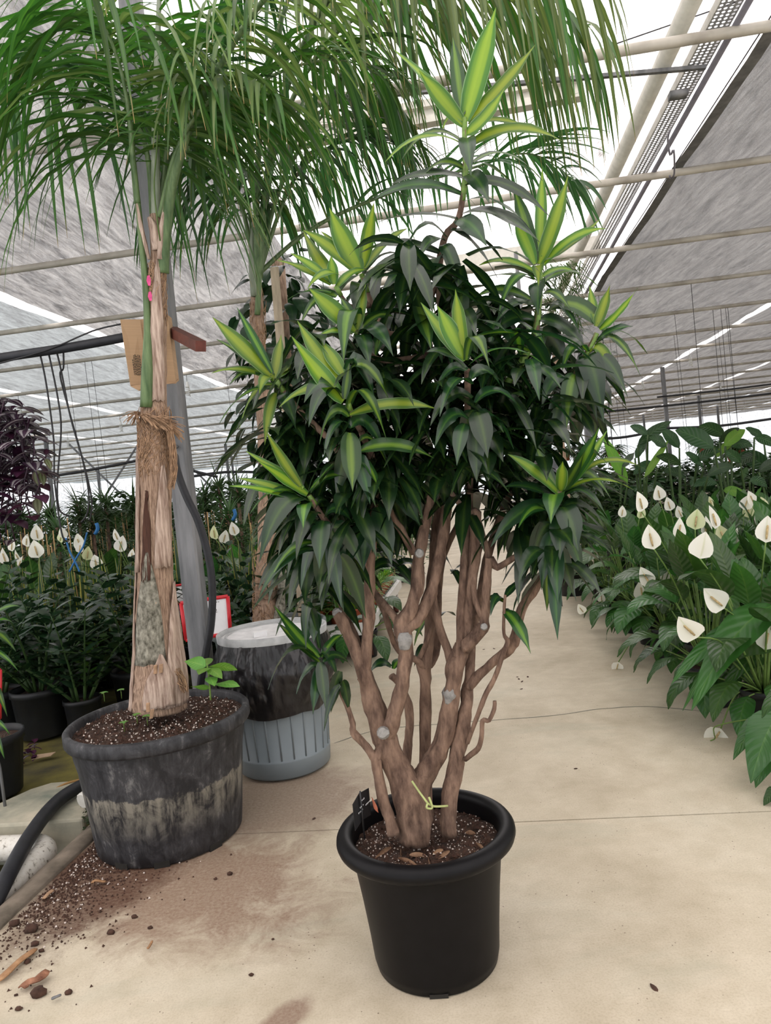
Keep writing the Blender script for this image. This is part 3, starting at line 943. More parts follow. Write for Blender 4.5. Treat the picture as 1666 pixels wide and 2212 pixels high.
def Q(x, y, dy=0.0):
    return A(x, y, YP + dy)
PXM = YP / F                              # metres per pixel at the plant
STEMS = [
 ('trunk', [(893, 1815, -.03), (893, 1750, -.03), (872, 1690, -.02), (838, 1615, -.02), (815, 1545, -.02), (798, 1490, -.02), (778, 1430, -.03), (757, 1380, -.03), (735, 1335, -.04), (729, 1326, -.04)], [36, 40, 31, 27, 24, 20, 14, 12, 13, 12]),
 ('branch', [(835, 1600, -.02), (848, 1560, -.05), (868, 1480, -.06), (877, 1412, -.06), (873, 1375, -.06), (868, 1350, -.05), (888, 1315, -.05), (902, 1262, -.04), (906, 1195, -.03), (925, 1105, -.02), (945, 1000, 0), (955, 930, .02)], [18, 16, 15.5, 15, 17, 18, 14, 14, 13, 11, 10, 8]),
 ('branch', [(872, 1362, -.05), (906, 1333, -.04), (931, 1279, -.02), (950, 1200, 0), (962, 1120, .02), (977, 1000, .03), (985, 880, .04), (960, 720, .05), (948, 590, .05), (962, 512, .03), (989, 477, .02), (1001, 420, .01), (1006, 372, 0), (1004, 300, 0), (1004, 255, 0)], [15, 13, 13, 12, 12, 11, 10, 9, 8, 7, 6.5, 6, 5.5, 5, 5]),
 ('branch', [(862, 1350, -.04), (846, 1325, -.03), (830, 1304, 0), (812, 1284, .03), (790, 1250, .05)], [10, 8, 8, 7, 5]),
 ('branch', [(786, 1470, -.02), (790, 1420, -.03), (796, 1350, -.04), (798, 1290, -.05), (800, 1200, -.06), (808, 1100, -.08), (805, 1000, -.12), (780, 930, -.18)], [13, 12, 12, 12, 11, 10, 8, 6]),
 ('branch', [(780, 1420, -.02), (766, 1370, 0), (745, 1325, .02), (728, 1285, .02)], [8, 7, 6, 5]),
 ('branch', [(895, 1195, -.03), (870, 1150, -.04), (847, 1115, -.05), (830, 1060, -.08)], [9, 8, 7, 6]),
 ('trunk', [(852, 1800, -.06), (842, 1770, -.06), (830, 1736, -.06), (819, 1682, -.05), (812, 1640, -.05), (803, 1628, -.05), (787, 1606, -.05), (764, 1583, -.05), (762, 1563, -.05), (752, 1531, -.05), (742, 1508, -.05), (730, 1480, -.06)], [14, 12, 11, 10.5, 11, 9, 8, 8, 6, 6, 5, 4]),
 ('branch', [(812, 1640, -.05), (822, 1618, -.04), (832, 1595, -.03)], [11, 12, 12]),
 ('trunk', [(905, 1770, -.01), (905, 1730, 0), (908, 1690, 0), (934, 1646, .0), (958, 1599, 0), (970, 1545, 0), (978, 1484, 0), (986, 1435, 0), (1000, 1395, 0)], [30, 28, 24, 22, 20, 19, 18, 20, 16]),
 ('branch', [(980, 1440, 0), (967, 1405, .02), (949, 1351, .03), (936, 1290, .04), (948, 1210, .05), (965, 1120, .06), (975, 1050, .06)], [12, 9.5, 9, 8.5, 9, 8, 7]),
 ('branch', [(988, 1420, -.01), (994, 1394, -.01), (997, 1320, 0), (1001, 1250, 0), (1006, 1190, .02), (1015, 1080, .04), (1010, 930, -.08), (1010, 800, -.25)], [10, 10, 9.5, 9.5, 9, 8, 7, 6]),
 ('branch', [(1000, 1400, 0), (1008, 1371, 0), (1016, 1290, -.01), (1024, 1200, -.01), (1028, 1115, -.02), (1024, 1108, -.02)], [13, 12, 11, 11, 12, 11]),
 ('branch', [(1003, 1400, -.01), (1030, 1372, -.03), (1045, 1353, -.04), (1047, 1335, -.04), (1052, 1272, -.04), (1057, 1210, -.03), (1075, 1225, -.03), (1110, 1205, -.05), (1150, 1178, -.08), (1195, 1110, -.12), (1208, 1060, -.15)], [16, 14, 13, 10, 9, 9, 7, 6.5, 6.5, 6, 5]),
 ('branch', [(1042, 1335, -.04), (1028, 1299, -.03), (1024, 1254, -.02), (1038, 1180, 0)], [7, 7, 6.5, 6]),
 ('branch', [(1028, 1115, -.02), (990, 1085, -.04), (965, 1050, -.04), (950, 1030, -.03)], [6, 5.5, 5, 5]),
 ('branch', [(1030, 1115, -.01), (1048, 1170, 0), (1056, 1215, -.02)], [6, 6, 6]),
 ('branch', [(878, 1690, .08), (877, 1664, .08), (882, 1610, .08), (885, 1556, .08), (879, 1510, .08), (860, 1475, .07), (846, 1460, .06)], [11, 10, 10.5, 10, 9, 7, 8]),
 ('trunk', [(921, 1760, .07), (918, 1650, .09), (919, 1538, .09), (919, 1466, .09), (917, 1437, .09), (925, 1394, .09), (929, 1322, .09), (933, 1250, .1), (950, 1100, .12), (1000, 960, .12), (1080, 850, .1), (1150, 740, .06), (1165, 640, .05), (1167, 575, .05)], [15, 13, 12.5, 13, 17, 12, 11, 11, 10, 9, 8, 7, 6, 5]),
 ('branch', [(920, 1440, .1), (938, 1423, .12), (945, 1369, .12), (947, 1280, .14), (960, 1200, .16), (990, 1130, .18)], [10, 9, 9, 8.5, 8, 7]),
 ('branch', [(915, 1440, .08), (897, 1425, .06), (868, 1412, .05), (852, 1390, .04), (842, 1360, .03), (830, 1322, .04), (812, 1286, .06), (790, 1230, .1)], [9, 8, 7, 6.5, 6.5, 6.5, 6, 5]),
 ('branch', [(905, 1425, .08), (922, 1385, .07), (935, 1345, .08), (948, 1300, .1)], [6, 5, 5, 4]),
 ('trunk', [(969, 1800, -.02), (971, 1736, -.02), (982, 1664, -.01), (996, 1592, 0), (1007, 1531, .01), (1011, 1484, .02), (1016, 1452, .02), (1020, 1380, .05), (1035, 1300, .1), (1060, 1180, .14), (1110, 1050, .12), (1200, 900, .06), (1250, 800, .02), (1290, 720, 0)], [20, 18.5, 18, 17, 14, 13, 11, 9, 9, 9, 8, 7, 6, 5]),
 ('branch', [(1012, 1485, .01), (1028, 1466, .0), (1061, 1434, -.02), (1100, 1403, -.04), (1115, 1372, -.05), (1122, 1336, -.05), (1137, 1300, -.06), (1165, 1260, -.08), (1190, 1210, -.1)], [10, 10, 10, 12, 11, 11, 10, 8, 6]),
 ('branch', [(1010, 1605, -.02), (1028, 1556, -.04), (1046, 1509, -.05), (1074, 1452, -.06), (1090, 1405, -.07), (1097, 1385, -.07), (1089, 1369, -.07), (1089, 1322, -.07), (1092, 1285, -.07)], [5, 5, 5.5, 5.5, 5, 5.5, 3.5, 3.5, 3]),
 ('branch', [(1004, 1640, -.02), (1032, 1618, -.05), (1040, 1592, -.06), (1043, 1557, -.06), (1057, 1556, -.07), (1068, 1531, -.07), (1069, 1514, -.07)], [6, 5.5, 5, 5, 4.5, 4.5, 4]),
 ('branch', [(780, 930, -.18), (765, 905, -.22), (752, 870, -.25)], [6, 5, 4.5]),
 ('branch', [(798, 1230, -.05), (740, 1170, -.12), (700, 1120, -.18), (668, 1070, -.2)], [8, 7, 6, 5]),
 ('branch', [(812, 1090, -.06), (720, 960, -.06), (640, 880, -.05), (597, 822, -.05)], [8, 7, 6, 5]),
 ('branch', [(948, 600, .05), (900, 700, .06), (840, 720, .05), (800, 650, .05), (782, 592, .05)], [7, 7, 6, 6, 5]),
 ('branch', [(955, 760, .05), (830, 780, 0), (780, 740, -.08), (770, 715, -.12)], [7, 6, 6, 5]),
 ('branch', [(800, 660, .05), (755, 660, .02), (725, 618, 0)], [6, 5, 5]),
]
for name, pts, rad in STEMS:
    mb = MB()
    path = smooth_path([Q(*p) for p in pts], 4)
    rl = lerp_list([r * PXM for r in rad], len(path))
    mb.tube(path, rl, 14 if rad[0] > 10 else 9, 0, True, 0.34, rnd.random() * 9)
    mb.obj(name, M_bark, DR)
    if rad[-1] <= 5 and pts[-1][1] < 1120:
        n_ = max(3, len(path) // 4)
        mb = MB()
        mb.tube(path[-n_:], [q * 1.12 for q in rl[-n_:]], 9, 0, True, 0.3, 1.0)
        mb.obj('green_shoot', M_greenstem, DR)
for x, y, dy, r in [(828, 1583, -.105, 12), (906, 1195, -.085, 9), (729, 1324, -.045, 10), (1046, 1354, -.075, 7)]:
    mb = MB()
    c = Q(x, y, dy)
    n = (ORG - c).normalized()
    a = n.orthogonal().normalized()
    b = n.cross(a)
    rr_ = r * PXM
    vs = [c + n * 0.0065] + [c + (a * math.cos(t) + b * math.sin(t)) * rr_ * R(0.72, 1.08) + n * 0.006 for t in [k * math.pi / 6 for k in range(12)]] + [c + (a * math.cos(t) + b * math.sin(t)) * rr_ * 1.15 - n * 0.02 for t in [k * math.pi / 6 for k in range(12)]]
    mb.add(vs, [(0, 1 + k, 1 + (k + 1) % 12) for k in range(12)] + [(1 + k, 13 + k, 13 + (k + 1) % 12, 1 + (k + 1) % 12) for k in range(12)])
    o = mb.obj('pruning_cut', M_scar, DR, smooth=False)
    o['label'] = 'pale grey sealed pruning cut'
for pts, rad in [([(873, 1366, -.066), (874, 1380, -.068), (876, 1402, -.068)], [11, 17.2, 11]), ([(975, 1482, -.008), (972, 1500, -.008), (968, 1520, -.008)], [9, 16, 9])]:
    mb = MB()
    path = smooth_path([Q(*p) for p in pts], 4)
    mb.tube(path, lerp_list([r * PXM for r in rad], len(path)), 12, 0, True, 0.5, 3.0)
    o = mb.obj('lime_patch', M_scar, DR)
    o['label'] = 'whitish lime patch on the bark'
# leaves traced one by one: base x,y, tip x,y, width, upward bow, age, depth at base, depth at tip
LV = []
def lv(rows, d0=0.0, dt=0.0):
    for r in rows:
        bx, by, tx, ty, w, bow, age = r[:7]
        e = r[7] if len(r) > 7 else None
        LV.append((bx, by, tx, ty, w, bow, age, d0, d0 + (e if e is not None else dt + R(-0.07, 0.07))))
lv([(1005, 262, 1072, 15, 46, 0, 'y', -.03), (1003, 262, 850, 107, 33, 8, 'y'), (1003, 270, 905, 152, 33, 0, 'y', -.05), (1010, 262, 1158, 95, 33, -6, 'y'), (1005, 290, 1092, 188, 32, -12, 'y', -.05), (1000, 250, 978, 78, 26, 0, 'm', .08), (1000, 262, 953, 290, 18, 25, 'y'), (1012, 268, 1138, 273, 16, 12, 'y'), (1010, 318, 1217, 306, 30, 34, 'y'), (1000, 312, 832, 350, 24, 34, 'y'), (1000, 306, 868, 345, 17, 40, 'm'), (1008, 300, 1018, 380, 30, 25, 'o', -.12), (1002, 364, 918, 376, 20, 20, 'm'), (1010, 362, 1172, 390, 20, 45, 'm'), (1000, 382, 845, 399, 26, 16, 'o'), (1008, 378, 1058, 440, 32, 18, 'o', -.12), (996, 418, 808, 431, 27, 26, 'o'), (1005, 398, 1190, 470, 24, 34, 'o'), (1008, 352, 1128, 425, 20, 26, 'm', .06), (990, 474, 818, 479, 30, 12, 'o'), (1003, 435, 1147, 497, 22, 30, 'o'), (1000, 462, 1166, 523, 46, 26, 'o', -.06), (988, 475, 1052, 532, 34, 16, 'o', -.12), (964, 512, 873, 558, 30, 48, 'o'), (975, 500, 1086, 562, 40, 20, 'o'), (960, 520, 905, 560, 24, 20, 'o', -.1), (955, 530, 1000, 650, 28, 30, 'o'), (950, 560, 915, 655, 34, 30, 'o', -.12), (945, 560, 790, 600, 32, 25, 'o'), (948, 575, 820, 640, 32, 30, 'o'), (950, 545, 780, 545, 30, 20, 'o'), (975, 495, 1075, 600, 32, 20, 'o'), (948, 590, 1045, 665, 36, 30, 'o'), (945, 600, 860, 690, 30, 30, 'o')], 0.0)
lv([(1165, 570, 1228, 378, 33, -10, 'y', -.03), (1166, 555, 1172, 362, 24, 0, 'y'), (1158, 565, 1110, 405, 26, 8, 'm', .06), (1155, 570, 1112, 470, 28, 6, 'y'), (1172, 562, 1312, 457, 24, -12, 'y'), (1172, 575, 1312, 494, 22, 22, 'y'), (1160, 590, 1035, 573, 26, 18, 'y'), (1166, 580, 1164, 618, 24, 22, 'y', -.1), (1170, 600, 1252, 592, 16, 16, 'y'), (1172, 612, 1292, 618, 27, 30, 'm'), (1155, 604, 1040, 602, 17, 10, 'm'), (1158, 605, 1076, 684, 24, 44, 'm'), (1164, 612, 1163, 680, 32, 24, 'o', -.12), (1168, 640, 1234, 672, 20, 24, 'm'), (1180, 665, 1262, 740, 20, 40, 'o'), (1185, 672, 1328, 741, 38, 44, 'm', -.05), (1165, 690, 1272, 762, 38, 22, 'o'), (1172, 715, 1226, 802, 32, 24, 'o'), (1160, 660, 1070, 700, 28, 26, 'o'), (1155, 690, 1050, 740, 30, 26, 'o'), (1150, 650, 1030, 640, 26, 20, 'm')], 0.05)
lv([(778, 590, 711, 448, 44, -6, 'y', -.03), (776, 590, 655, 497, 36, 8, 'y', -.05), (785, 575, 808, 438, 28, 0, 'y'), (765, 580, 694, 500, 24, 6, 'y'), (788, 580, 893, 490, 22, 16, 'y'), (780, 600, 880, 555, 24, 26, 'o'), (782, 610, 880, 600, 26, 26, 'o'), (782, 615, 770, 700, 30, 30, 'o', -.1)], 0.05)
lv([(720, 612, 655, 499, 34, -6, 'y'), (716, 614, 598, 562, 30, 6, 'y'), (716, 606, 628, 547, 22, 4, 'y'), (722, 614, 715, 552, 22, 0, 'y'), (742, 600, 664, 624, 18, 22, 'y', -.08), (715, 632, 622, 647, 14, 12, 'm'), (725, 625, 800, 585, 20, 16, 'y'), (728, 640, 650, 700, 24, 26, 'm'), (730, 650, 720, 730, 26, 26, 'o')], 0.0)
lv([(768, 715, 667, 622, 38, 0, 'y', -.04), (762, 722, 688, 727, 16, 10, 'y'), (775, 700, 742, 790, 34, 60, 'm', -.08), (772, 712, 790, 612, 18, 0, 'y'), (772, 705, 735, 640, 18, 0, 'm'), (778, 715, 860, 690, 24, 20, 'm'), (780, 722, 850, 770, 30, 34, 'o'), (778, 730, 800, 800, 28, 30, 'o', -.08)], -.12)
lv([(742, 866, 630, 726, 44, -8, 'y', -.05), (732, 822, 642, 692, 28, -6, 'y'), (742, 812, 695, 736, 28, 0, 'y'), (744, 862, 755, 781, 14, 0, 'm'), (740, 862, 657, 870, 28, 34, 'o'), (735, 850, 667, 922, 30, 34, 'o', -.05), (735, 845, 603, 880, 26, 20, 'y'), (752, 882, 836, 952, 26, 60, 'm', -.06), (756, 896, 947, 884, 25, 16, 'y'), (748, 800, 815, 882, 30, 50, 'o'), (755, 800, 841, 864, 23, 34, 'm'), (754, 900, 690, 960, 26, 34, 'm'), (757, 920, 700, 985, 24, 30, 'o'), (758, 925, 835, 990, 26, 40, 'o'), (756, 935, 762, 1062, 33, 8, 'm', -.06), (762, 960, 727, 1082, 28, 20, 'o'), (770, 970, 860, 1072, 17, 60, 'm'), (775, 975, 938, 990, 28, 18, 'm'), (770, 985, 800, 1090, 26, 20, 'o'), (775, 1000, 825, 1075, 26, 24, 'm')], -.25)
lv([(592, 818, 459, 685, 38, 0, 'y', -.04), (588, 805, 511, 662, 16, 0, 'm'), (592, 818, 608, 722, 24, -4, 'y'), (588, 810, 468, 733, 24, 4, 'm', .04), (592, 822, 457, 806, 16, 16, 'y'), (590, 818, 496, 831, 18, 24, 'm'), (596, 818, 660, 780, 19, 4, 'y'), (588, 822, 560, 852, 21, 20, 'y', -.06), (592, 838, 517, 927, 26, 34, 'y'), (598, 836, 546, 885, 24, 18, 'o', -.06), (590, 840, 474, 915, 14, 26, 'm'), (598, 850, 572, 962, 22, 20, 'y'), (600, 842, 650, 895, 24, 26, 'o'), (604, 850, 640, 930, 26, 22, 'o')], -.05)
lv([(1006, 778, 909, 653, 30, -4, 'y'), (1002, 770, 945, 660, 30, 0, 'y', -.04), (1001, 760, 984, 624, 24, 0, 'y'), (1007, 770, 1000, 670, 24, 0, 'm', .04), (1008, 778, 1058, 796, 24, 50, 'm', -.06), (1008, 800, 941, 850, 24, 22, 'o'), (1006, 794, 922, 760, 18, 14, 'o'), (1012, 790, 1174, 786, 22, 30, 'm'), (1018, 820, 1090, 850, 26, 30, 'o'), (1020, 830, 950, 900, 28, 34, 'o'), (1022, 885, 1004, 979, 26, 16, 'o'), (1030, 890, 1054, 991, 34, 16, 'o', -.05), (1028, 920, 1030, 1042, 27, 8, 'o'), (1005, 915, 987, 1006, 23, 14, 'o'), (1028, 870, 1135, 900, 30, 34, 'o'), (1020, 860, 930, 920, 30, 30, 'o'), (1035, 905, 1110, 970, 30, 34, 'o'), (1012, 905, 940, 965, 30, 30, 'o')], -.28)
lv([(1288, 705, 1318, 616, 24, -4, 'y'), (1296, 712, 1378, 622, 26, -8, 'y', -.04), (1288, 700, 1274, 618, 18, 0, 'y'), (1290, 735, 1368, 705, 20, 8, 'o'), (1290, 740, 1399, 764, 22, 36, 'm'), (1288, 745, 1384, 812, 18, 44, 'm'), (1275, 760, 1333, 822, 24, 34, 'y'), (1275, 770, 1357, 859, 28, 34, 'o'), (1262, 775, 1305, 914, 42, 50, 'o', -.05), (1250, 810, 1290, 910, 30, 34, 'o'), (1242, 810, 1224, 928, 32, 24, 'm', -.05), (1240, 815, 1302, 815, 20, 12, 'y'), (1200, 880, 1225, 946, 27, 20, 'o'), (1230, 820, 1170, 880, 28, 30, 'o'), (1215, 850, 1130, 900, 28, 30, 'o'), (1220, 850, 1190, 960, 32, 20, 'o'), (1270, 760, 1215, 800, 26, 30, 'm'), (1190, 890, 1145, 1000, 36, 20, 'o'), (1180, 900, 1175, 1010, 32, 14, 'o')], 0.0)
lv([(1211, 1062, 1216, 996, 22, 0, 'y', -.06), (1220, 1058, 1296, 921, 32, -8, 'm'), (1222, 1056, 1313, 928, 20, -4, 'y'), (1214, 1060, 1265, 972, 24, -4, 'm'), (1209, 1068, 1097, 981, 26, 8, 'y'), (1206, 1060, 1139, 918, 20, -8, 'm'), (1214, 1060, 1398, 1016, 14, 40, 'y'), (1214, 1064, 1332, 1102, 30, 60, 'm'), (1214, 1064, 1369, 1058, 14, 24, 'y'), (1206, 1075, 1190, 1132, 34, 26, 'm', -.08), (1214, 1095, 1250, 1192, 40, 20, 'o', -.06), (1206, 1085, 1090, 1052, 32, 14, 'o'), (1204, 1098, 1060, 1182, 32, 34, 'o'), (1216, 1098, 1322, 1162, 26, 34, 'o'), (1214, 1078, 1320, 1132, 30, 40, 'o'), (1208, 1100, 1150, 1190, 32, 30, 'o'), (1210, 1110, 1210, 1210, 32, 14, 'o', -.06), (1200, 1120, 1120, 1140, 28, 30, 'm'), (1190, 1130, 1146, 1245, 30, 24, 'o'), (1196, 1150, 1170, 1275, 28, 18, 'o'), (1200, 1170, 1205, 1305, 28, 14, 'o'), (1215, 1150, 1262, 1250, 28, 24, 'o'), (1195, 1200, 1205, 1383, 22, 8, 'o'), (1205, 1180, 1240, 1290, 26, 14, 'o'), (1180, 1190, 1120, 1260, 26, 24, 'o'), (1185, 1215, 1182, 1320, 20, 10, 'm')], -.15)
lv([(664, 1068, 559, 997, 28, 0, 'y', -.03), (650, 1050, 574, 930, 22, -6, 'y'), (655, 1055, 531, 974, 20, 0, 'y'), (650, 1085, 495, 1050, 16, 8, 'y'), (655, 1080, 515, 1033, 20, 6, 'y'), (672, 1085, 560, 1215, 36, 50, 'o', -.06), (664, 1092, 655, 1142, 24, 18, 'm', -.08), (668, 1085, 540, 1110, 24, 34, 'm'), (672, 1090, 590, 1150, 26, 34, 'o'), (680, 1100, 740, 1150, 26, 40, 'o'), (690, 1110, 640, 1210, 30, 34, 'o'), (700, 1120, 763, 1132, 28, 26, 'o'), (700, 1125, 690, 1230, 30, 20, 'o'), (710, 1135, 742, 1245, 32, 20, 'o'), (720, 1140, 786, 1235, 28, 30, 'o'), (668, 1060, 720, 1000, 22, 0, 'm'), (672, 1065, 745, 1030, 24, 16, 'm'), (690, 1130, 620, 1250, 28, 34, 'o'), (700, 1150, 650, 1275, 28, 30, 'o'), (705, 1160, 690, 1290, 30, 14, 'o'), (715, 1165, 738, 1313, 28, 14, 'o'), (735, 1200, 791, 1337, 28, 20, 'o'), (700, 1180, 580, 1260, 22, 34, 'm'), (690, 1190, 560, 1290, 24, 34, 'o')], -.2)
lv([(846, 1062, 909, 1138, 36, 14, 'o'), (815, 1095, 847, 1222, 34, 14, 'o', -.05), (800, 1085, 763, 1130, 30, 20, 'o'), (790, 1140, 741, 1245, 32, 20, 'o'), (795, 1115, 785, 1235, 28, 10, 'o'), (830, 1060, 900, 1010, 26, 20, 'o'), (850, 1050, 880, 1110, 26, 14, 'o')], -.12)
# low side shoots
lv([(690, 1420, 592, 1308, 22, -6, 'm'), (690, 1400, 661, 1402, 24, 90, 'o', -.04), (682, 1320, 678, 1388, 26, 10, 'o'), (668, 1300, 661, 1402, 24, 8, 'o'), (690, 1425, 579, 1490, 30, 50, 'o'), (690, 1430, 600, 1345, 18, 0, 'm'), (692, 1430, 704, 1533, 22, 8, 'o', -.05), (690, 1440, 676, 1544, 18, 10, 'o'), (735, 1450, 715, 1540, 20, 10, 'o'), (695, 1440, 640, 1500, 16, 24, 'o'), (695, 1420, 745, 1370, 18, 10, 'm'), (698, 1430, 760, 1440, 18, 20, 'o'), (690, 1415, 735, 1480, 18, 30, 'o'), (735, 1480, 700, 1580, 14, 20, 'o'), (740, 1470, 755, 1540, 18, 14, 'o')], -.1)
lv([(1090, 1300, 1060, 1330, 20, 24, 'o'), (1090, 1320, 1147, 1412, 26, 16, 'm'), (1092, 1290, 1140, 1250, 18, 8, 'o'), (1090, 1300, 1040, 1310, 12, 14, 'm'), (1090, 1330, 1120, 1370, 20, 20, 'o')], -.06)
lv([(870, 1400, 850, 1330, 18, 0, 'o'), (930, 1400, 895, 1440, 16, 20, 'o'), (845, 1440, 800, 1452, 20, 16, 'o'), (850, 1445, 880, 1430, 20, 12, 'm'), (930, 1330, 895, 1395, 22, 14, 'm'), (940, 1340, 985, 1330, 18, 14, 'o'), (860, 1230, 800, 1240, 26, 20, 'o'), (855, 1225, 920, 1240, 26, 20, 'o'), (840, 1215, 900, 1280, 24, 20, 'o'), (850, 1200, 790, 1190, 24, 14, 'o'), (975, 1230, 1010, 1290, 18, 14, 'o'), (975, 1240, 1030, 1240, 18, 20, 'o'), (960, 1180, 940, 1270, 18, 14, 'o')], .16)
def dleaf(mb, b, t, w, bow, age='o', seg=9):
    mid = (b + t) * 0.5 + ZUP * (bow * 2 * PXM)
    path = bez(b, mid, t, seg)
    d = (t - b).normalized()
    out = (path[2] - path[0]).normalized()
    view = (ORG - b).normalized()
    sd = d.cross(ZUP)
    if sd.length < 0.45:                 # upright or hanging blades show their face outward
        sd = d.cross(V((R(-0.5, 0.5), -1, 0)))
    sd = sd.normalized()
    nrm = sd.cross(d)
    a = R(-0.55, 0.55) * (0.45 if age == 'y' else 1.0)
    # blades lean their upper face a little toward the light and the aisle
    face = (view * 0.8 + ZUP * 0.6).normalized()
    s2 = d.cross(face)
    if s2.length > 0.2:
        s2.normalize()
        if s2.dot(sd) < 0:
            s2 = -s2
        k_ = 0.2 if age == 'y' else 0.35
        sd = (sd * k_ + s2 * (1 - k_)).normalized()
    sd = Matrix.Rotation(a * 0.6, 3, d) @ sd
    wv = lambda q: w * 0.5 * (0.30 + 0.70 * math.sin(math.pi * min(1.0, q * 0.86 + 0.12)) ** 0.8) * (1.0 if q < 0.6 else max(0.02, 1 - ((q - 0.6) / 0.4) ** 1.7)) * (0.5 + 0.5 * min(1, q * 5 + 0.3))
    mb.blade(path, wv, sd, 0.22 + R(-0.06, 0.1), 0, R(-0.5, 0.5), 0.0015, 2, 0.1)
MATS = {'y': M_young, 'm': M_mid, 'o': M_old}
nleaf = 0
for bx, by, tx, ty, w, bow, age, d0, d1 in LV:
    mb = MB()
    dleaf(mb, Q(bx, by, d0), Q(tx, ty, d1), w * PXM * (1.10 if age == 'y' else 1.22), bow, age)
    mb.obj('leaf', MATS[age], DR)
    nleaf += 1
# the older foliage inside the crown
CROWN = [(900, 640), (850, 700), (930, 720), (1000, 700), (1090, 720), (1130, 780), (860, 800), (940, 830), (1060, 800), (880, 880), (960, 900), (1080, 880), (1130, 960), (820, 940), (900, 990), (690, 960), (660, 900), (640, 1000), (700, 1040), (760, 1090), (840, 1020), (1040, 990), (1100, 1030), (1010, 1060), (690, 760), (640, 1120), (830, 620), (1060, 640), (720, 820), (1180, 760), (1000, 620), (880, 580), (1140, 1100), (740, 1180), (680, 1220), (1200, 1180), (820, 860), (950, 960), (1100, 830), (870, 1090), (1050, 720)]
mass = MB()
NPER = 15
CROWN += [(610, 900), (600, 960), (640, 1060), (690, 1110), (720, 900), (750, 1010), (770, 850), (800, 900), (830, 1000), (720, 1150), (660, 1180), (640, 830), (700, 840), (1040, 860), (1090, 940), (1150, 860), (1180, 920), (1230, 860), (1260, 800), (1230, 1060), (1160, 1060), (1190, 1130), (1100, 770), (1150, 700), (900, 760), (980, 780), (870, 950), (930, 880), (760, 760), (820, 760), (1050, 930), (780, 1030), (860, 850)]
for (x, y) in CROWN:
    dy = R(-0.16, 0.26)
    c = Q(x, y, dy)
    ang = R(0, 6.28)
    for k in range(NPER):
        ang += 2.4
        el = R(-0.5, 0.5)
        d = V((math.cos(ang) * math.cos(el), math.sin(ang) * math.cos(el), math.sin(el)))
        L = R(0.15, 0.24)
        b = c + V((R(-.02, .02), R(-.02, .02), R(-0.08, 0.08)))
        pth = hang(b, d, L, R(0.7, 1.8), 7)
        sd = d.cross(ZUP).normalized()
        w = R(26, 38) * PXM
        wv = lambda q: w * 0.5 * (0.25 + 0.75 * math.sin(math.pi * min(1.0, q * 0.85 + 0.12))) * (1.0 if q < 0.6 else max(0.02, 1 - ((q - 0.6) / 0.4) ** 1.7))
        front = pth[-1].y < YP + 0.02 and nleaf < 298
        if front:
            mb = MB()
            mb.blade(pth, wv, sd, 0.25, 0, R(-0.4, 0.4), 0.0015, 2, 0.1)
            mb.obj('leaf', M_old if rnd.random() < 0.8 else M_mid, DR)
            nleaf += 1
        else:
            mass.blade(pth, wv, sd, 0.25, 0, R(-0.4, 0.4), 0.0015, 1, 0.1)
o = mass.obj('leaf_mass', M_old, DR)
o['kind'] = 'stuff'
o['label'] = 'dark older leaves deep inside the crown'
# plant label, dry leaf, green tie
TG = thing('plant_label', 'small black plastic plant label with white writing stuck in the pot soil', 'label', Q(785, 1800, -.08))
a, b, c_, d = Q(762, 1738, -.10), Q(797, 1702, -.045), Q(802, 1760, -.045), Q(768, 1795, -.10)
M_tagb = mat('black_card', (0.012, 0.012, 0.013), 0.35)
for nm, q in (('tag_plate', (a, Q(777, 1712, -.08), Q(784, 1770, -.08), d)), ('tag_plate', (Q(779, 1712, -.08), b, c_, Q(786, 1770, -.08)))):
    mb = MB()
    quadbox(mb, *q, 0.0012)
    mb.obj(nm, M_tagb, TG, smooth=False)
mb = MB()
mb.tube([Q(778, 1709, -.086), Q(788, 1812, -.086)], 0.0024, 6)
mb.obj('tag_stem', M_tagb, TG)
mb = MB()
e1 = (b - a).normalized()
e2 = (d - a).normalized()
n = e1.cross(e2).normalized()
if n.y > 0:
    n = -n
for (px_, py_, k) in [(775, 1727, 3), (771, 1743, 4), (768, 1755, 5), (787, 1733, 5), (783, 1737, 2)]:
    q = Q(px_, py_, -.085) + n * 0.012
    for j in range(k):
        w = R(0.0016, 0.0028)
        p = q + e1 * (0.0042 * j)
        mb.tube([p + e2 * w * 0.7, p - e2 * w * 0.7], 0.00075, 4)
mb.obj('white_writing', M_paper, TG)
mb = MB()
mb.blade(bez(Q(803, 1722, -.08), Q(808, 1745, -.1), Q(818, 1756, -.09), 6), lambda t: 0.007 * math.sin(math.pi * min(1, t + 0.06)), V((0.3, -0.3, 1)), 0.3)
tag(mb.obj('fallen_leaf', mat('red_brown_leaf', (0.35, 0.11, 0.06), 0.6)), 'curled reddish dry leaf standing by the black plant label', 'leaf')
M_tie = mat('pale_green_tie', (0.36, 0.40, 0.16), 0.6)
mb = MB()
for pts in ([(890, 1687, -.075), (902, 1705, -.085), (918, 1727, -.1), (924, 1735, -.1)], [(924, 1735, -.1), (938, 1742, -.09), (967, 1741, -.06)], [(924, 1735, -.1), (922, 1745, -.105), (934, 1745, -.1), (927, 1722, -.1)]):
    mb.tube(smooth_path([Q(*p) for p in pts], 4), 0.003, 6)
tag(mb.obj('plant_tie', M_tie), 'pale green ribbon knotted around the dracaena trunk', 'ribbon')

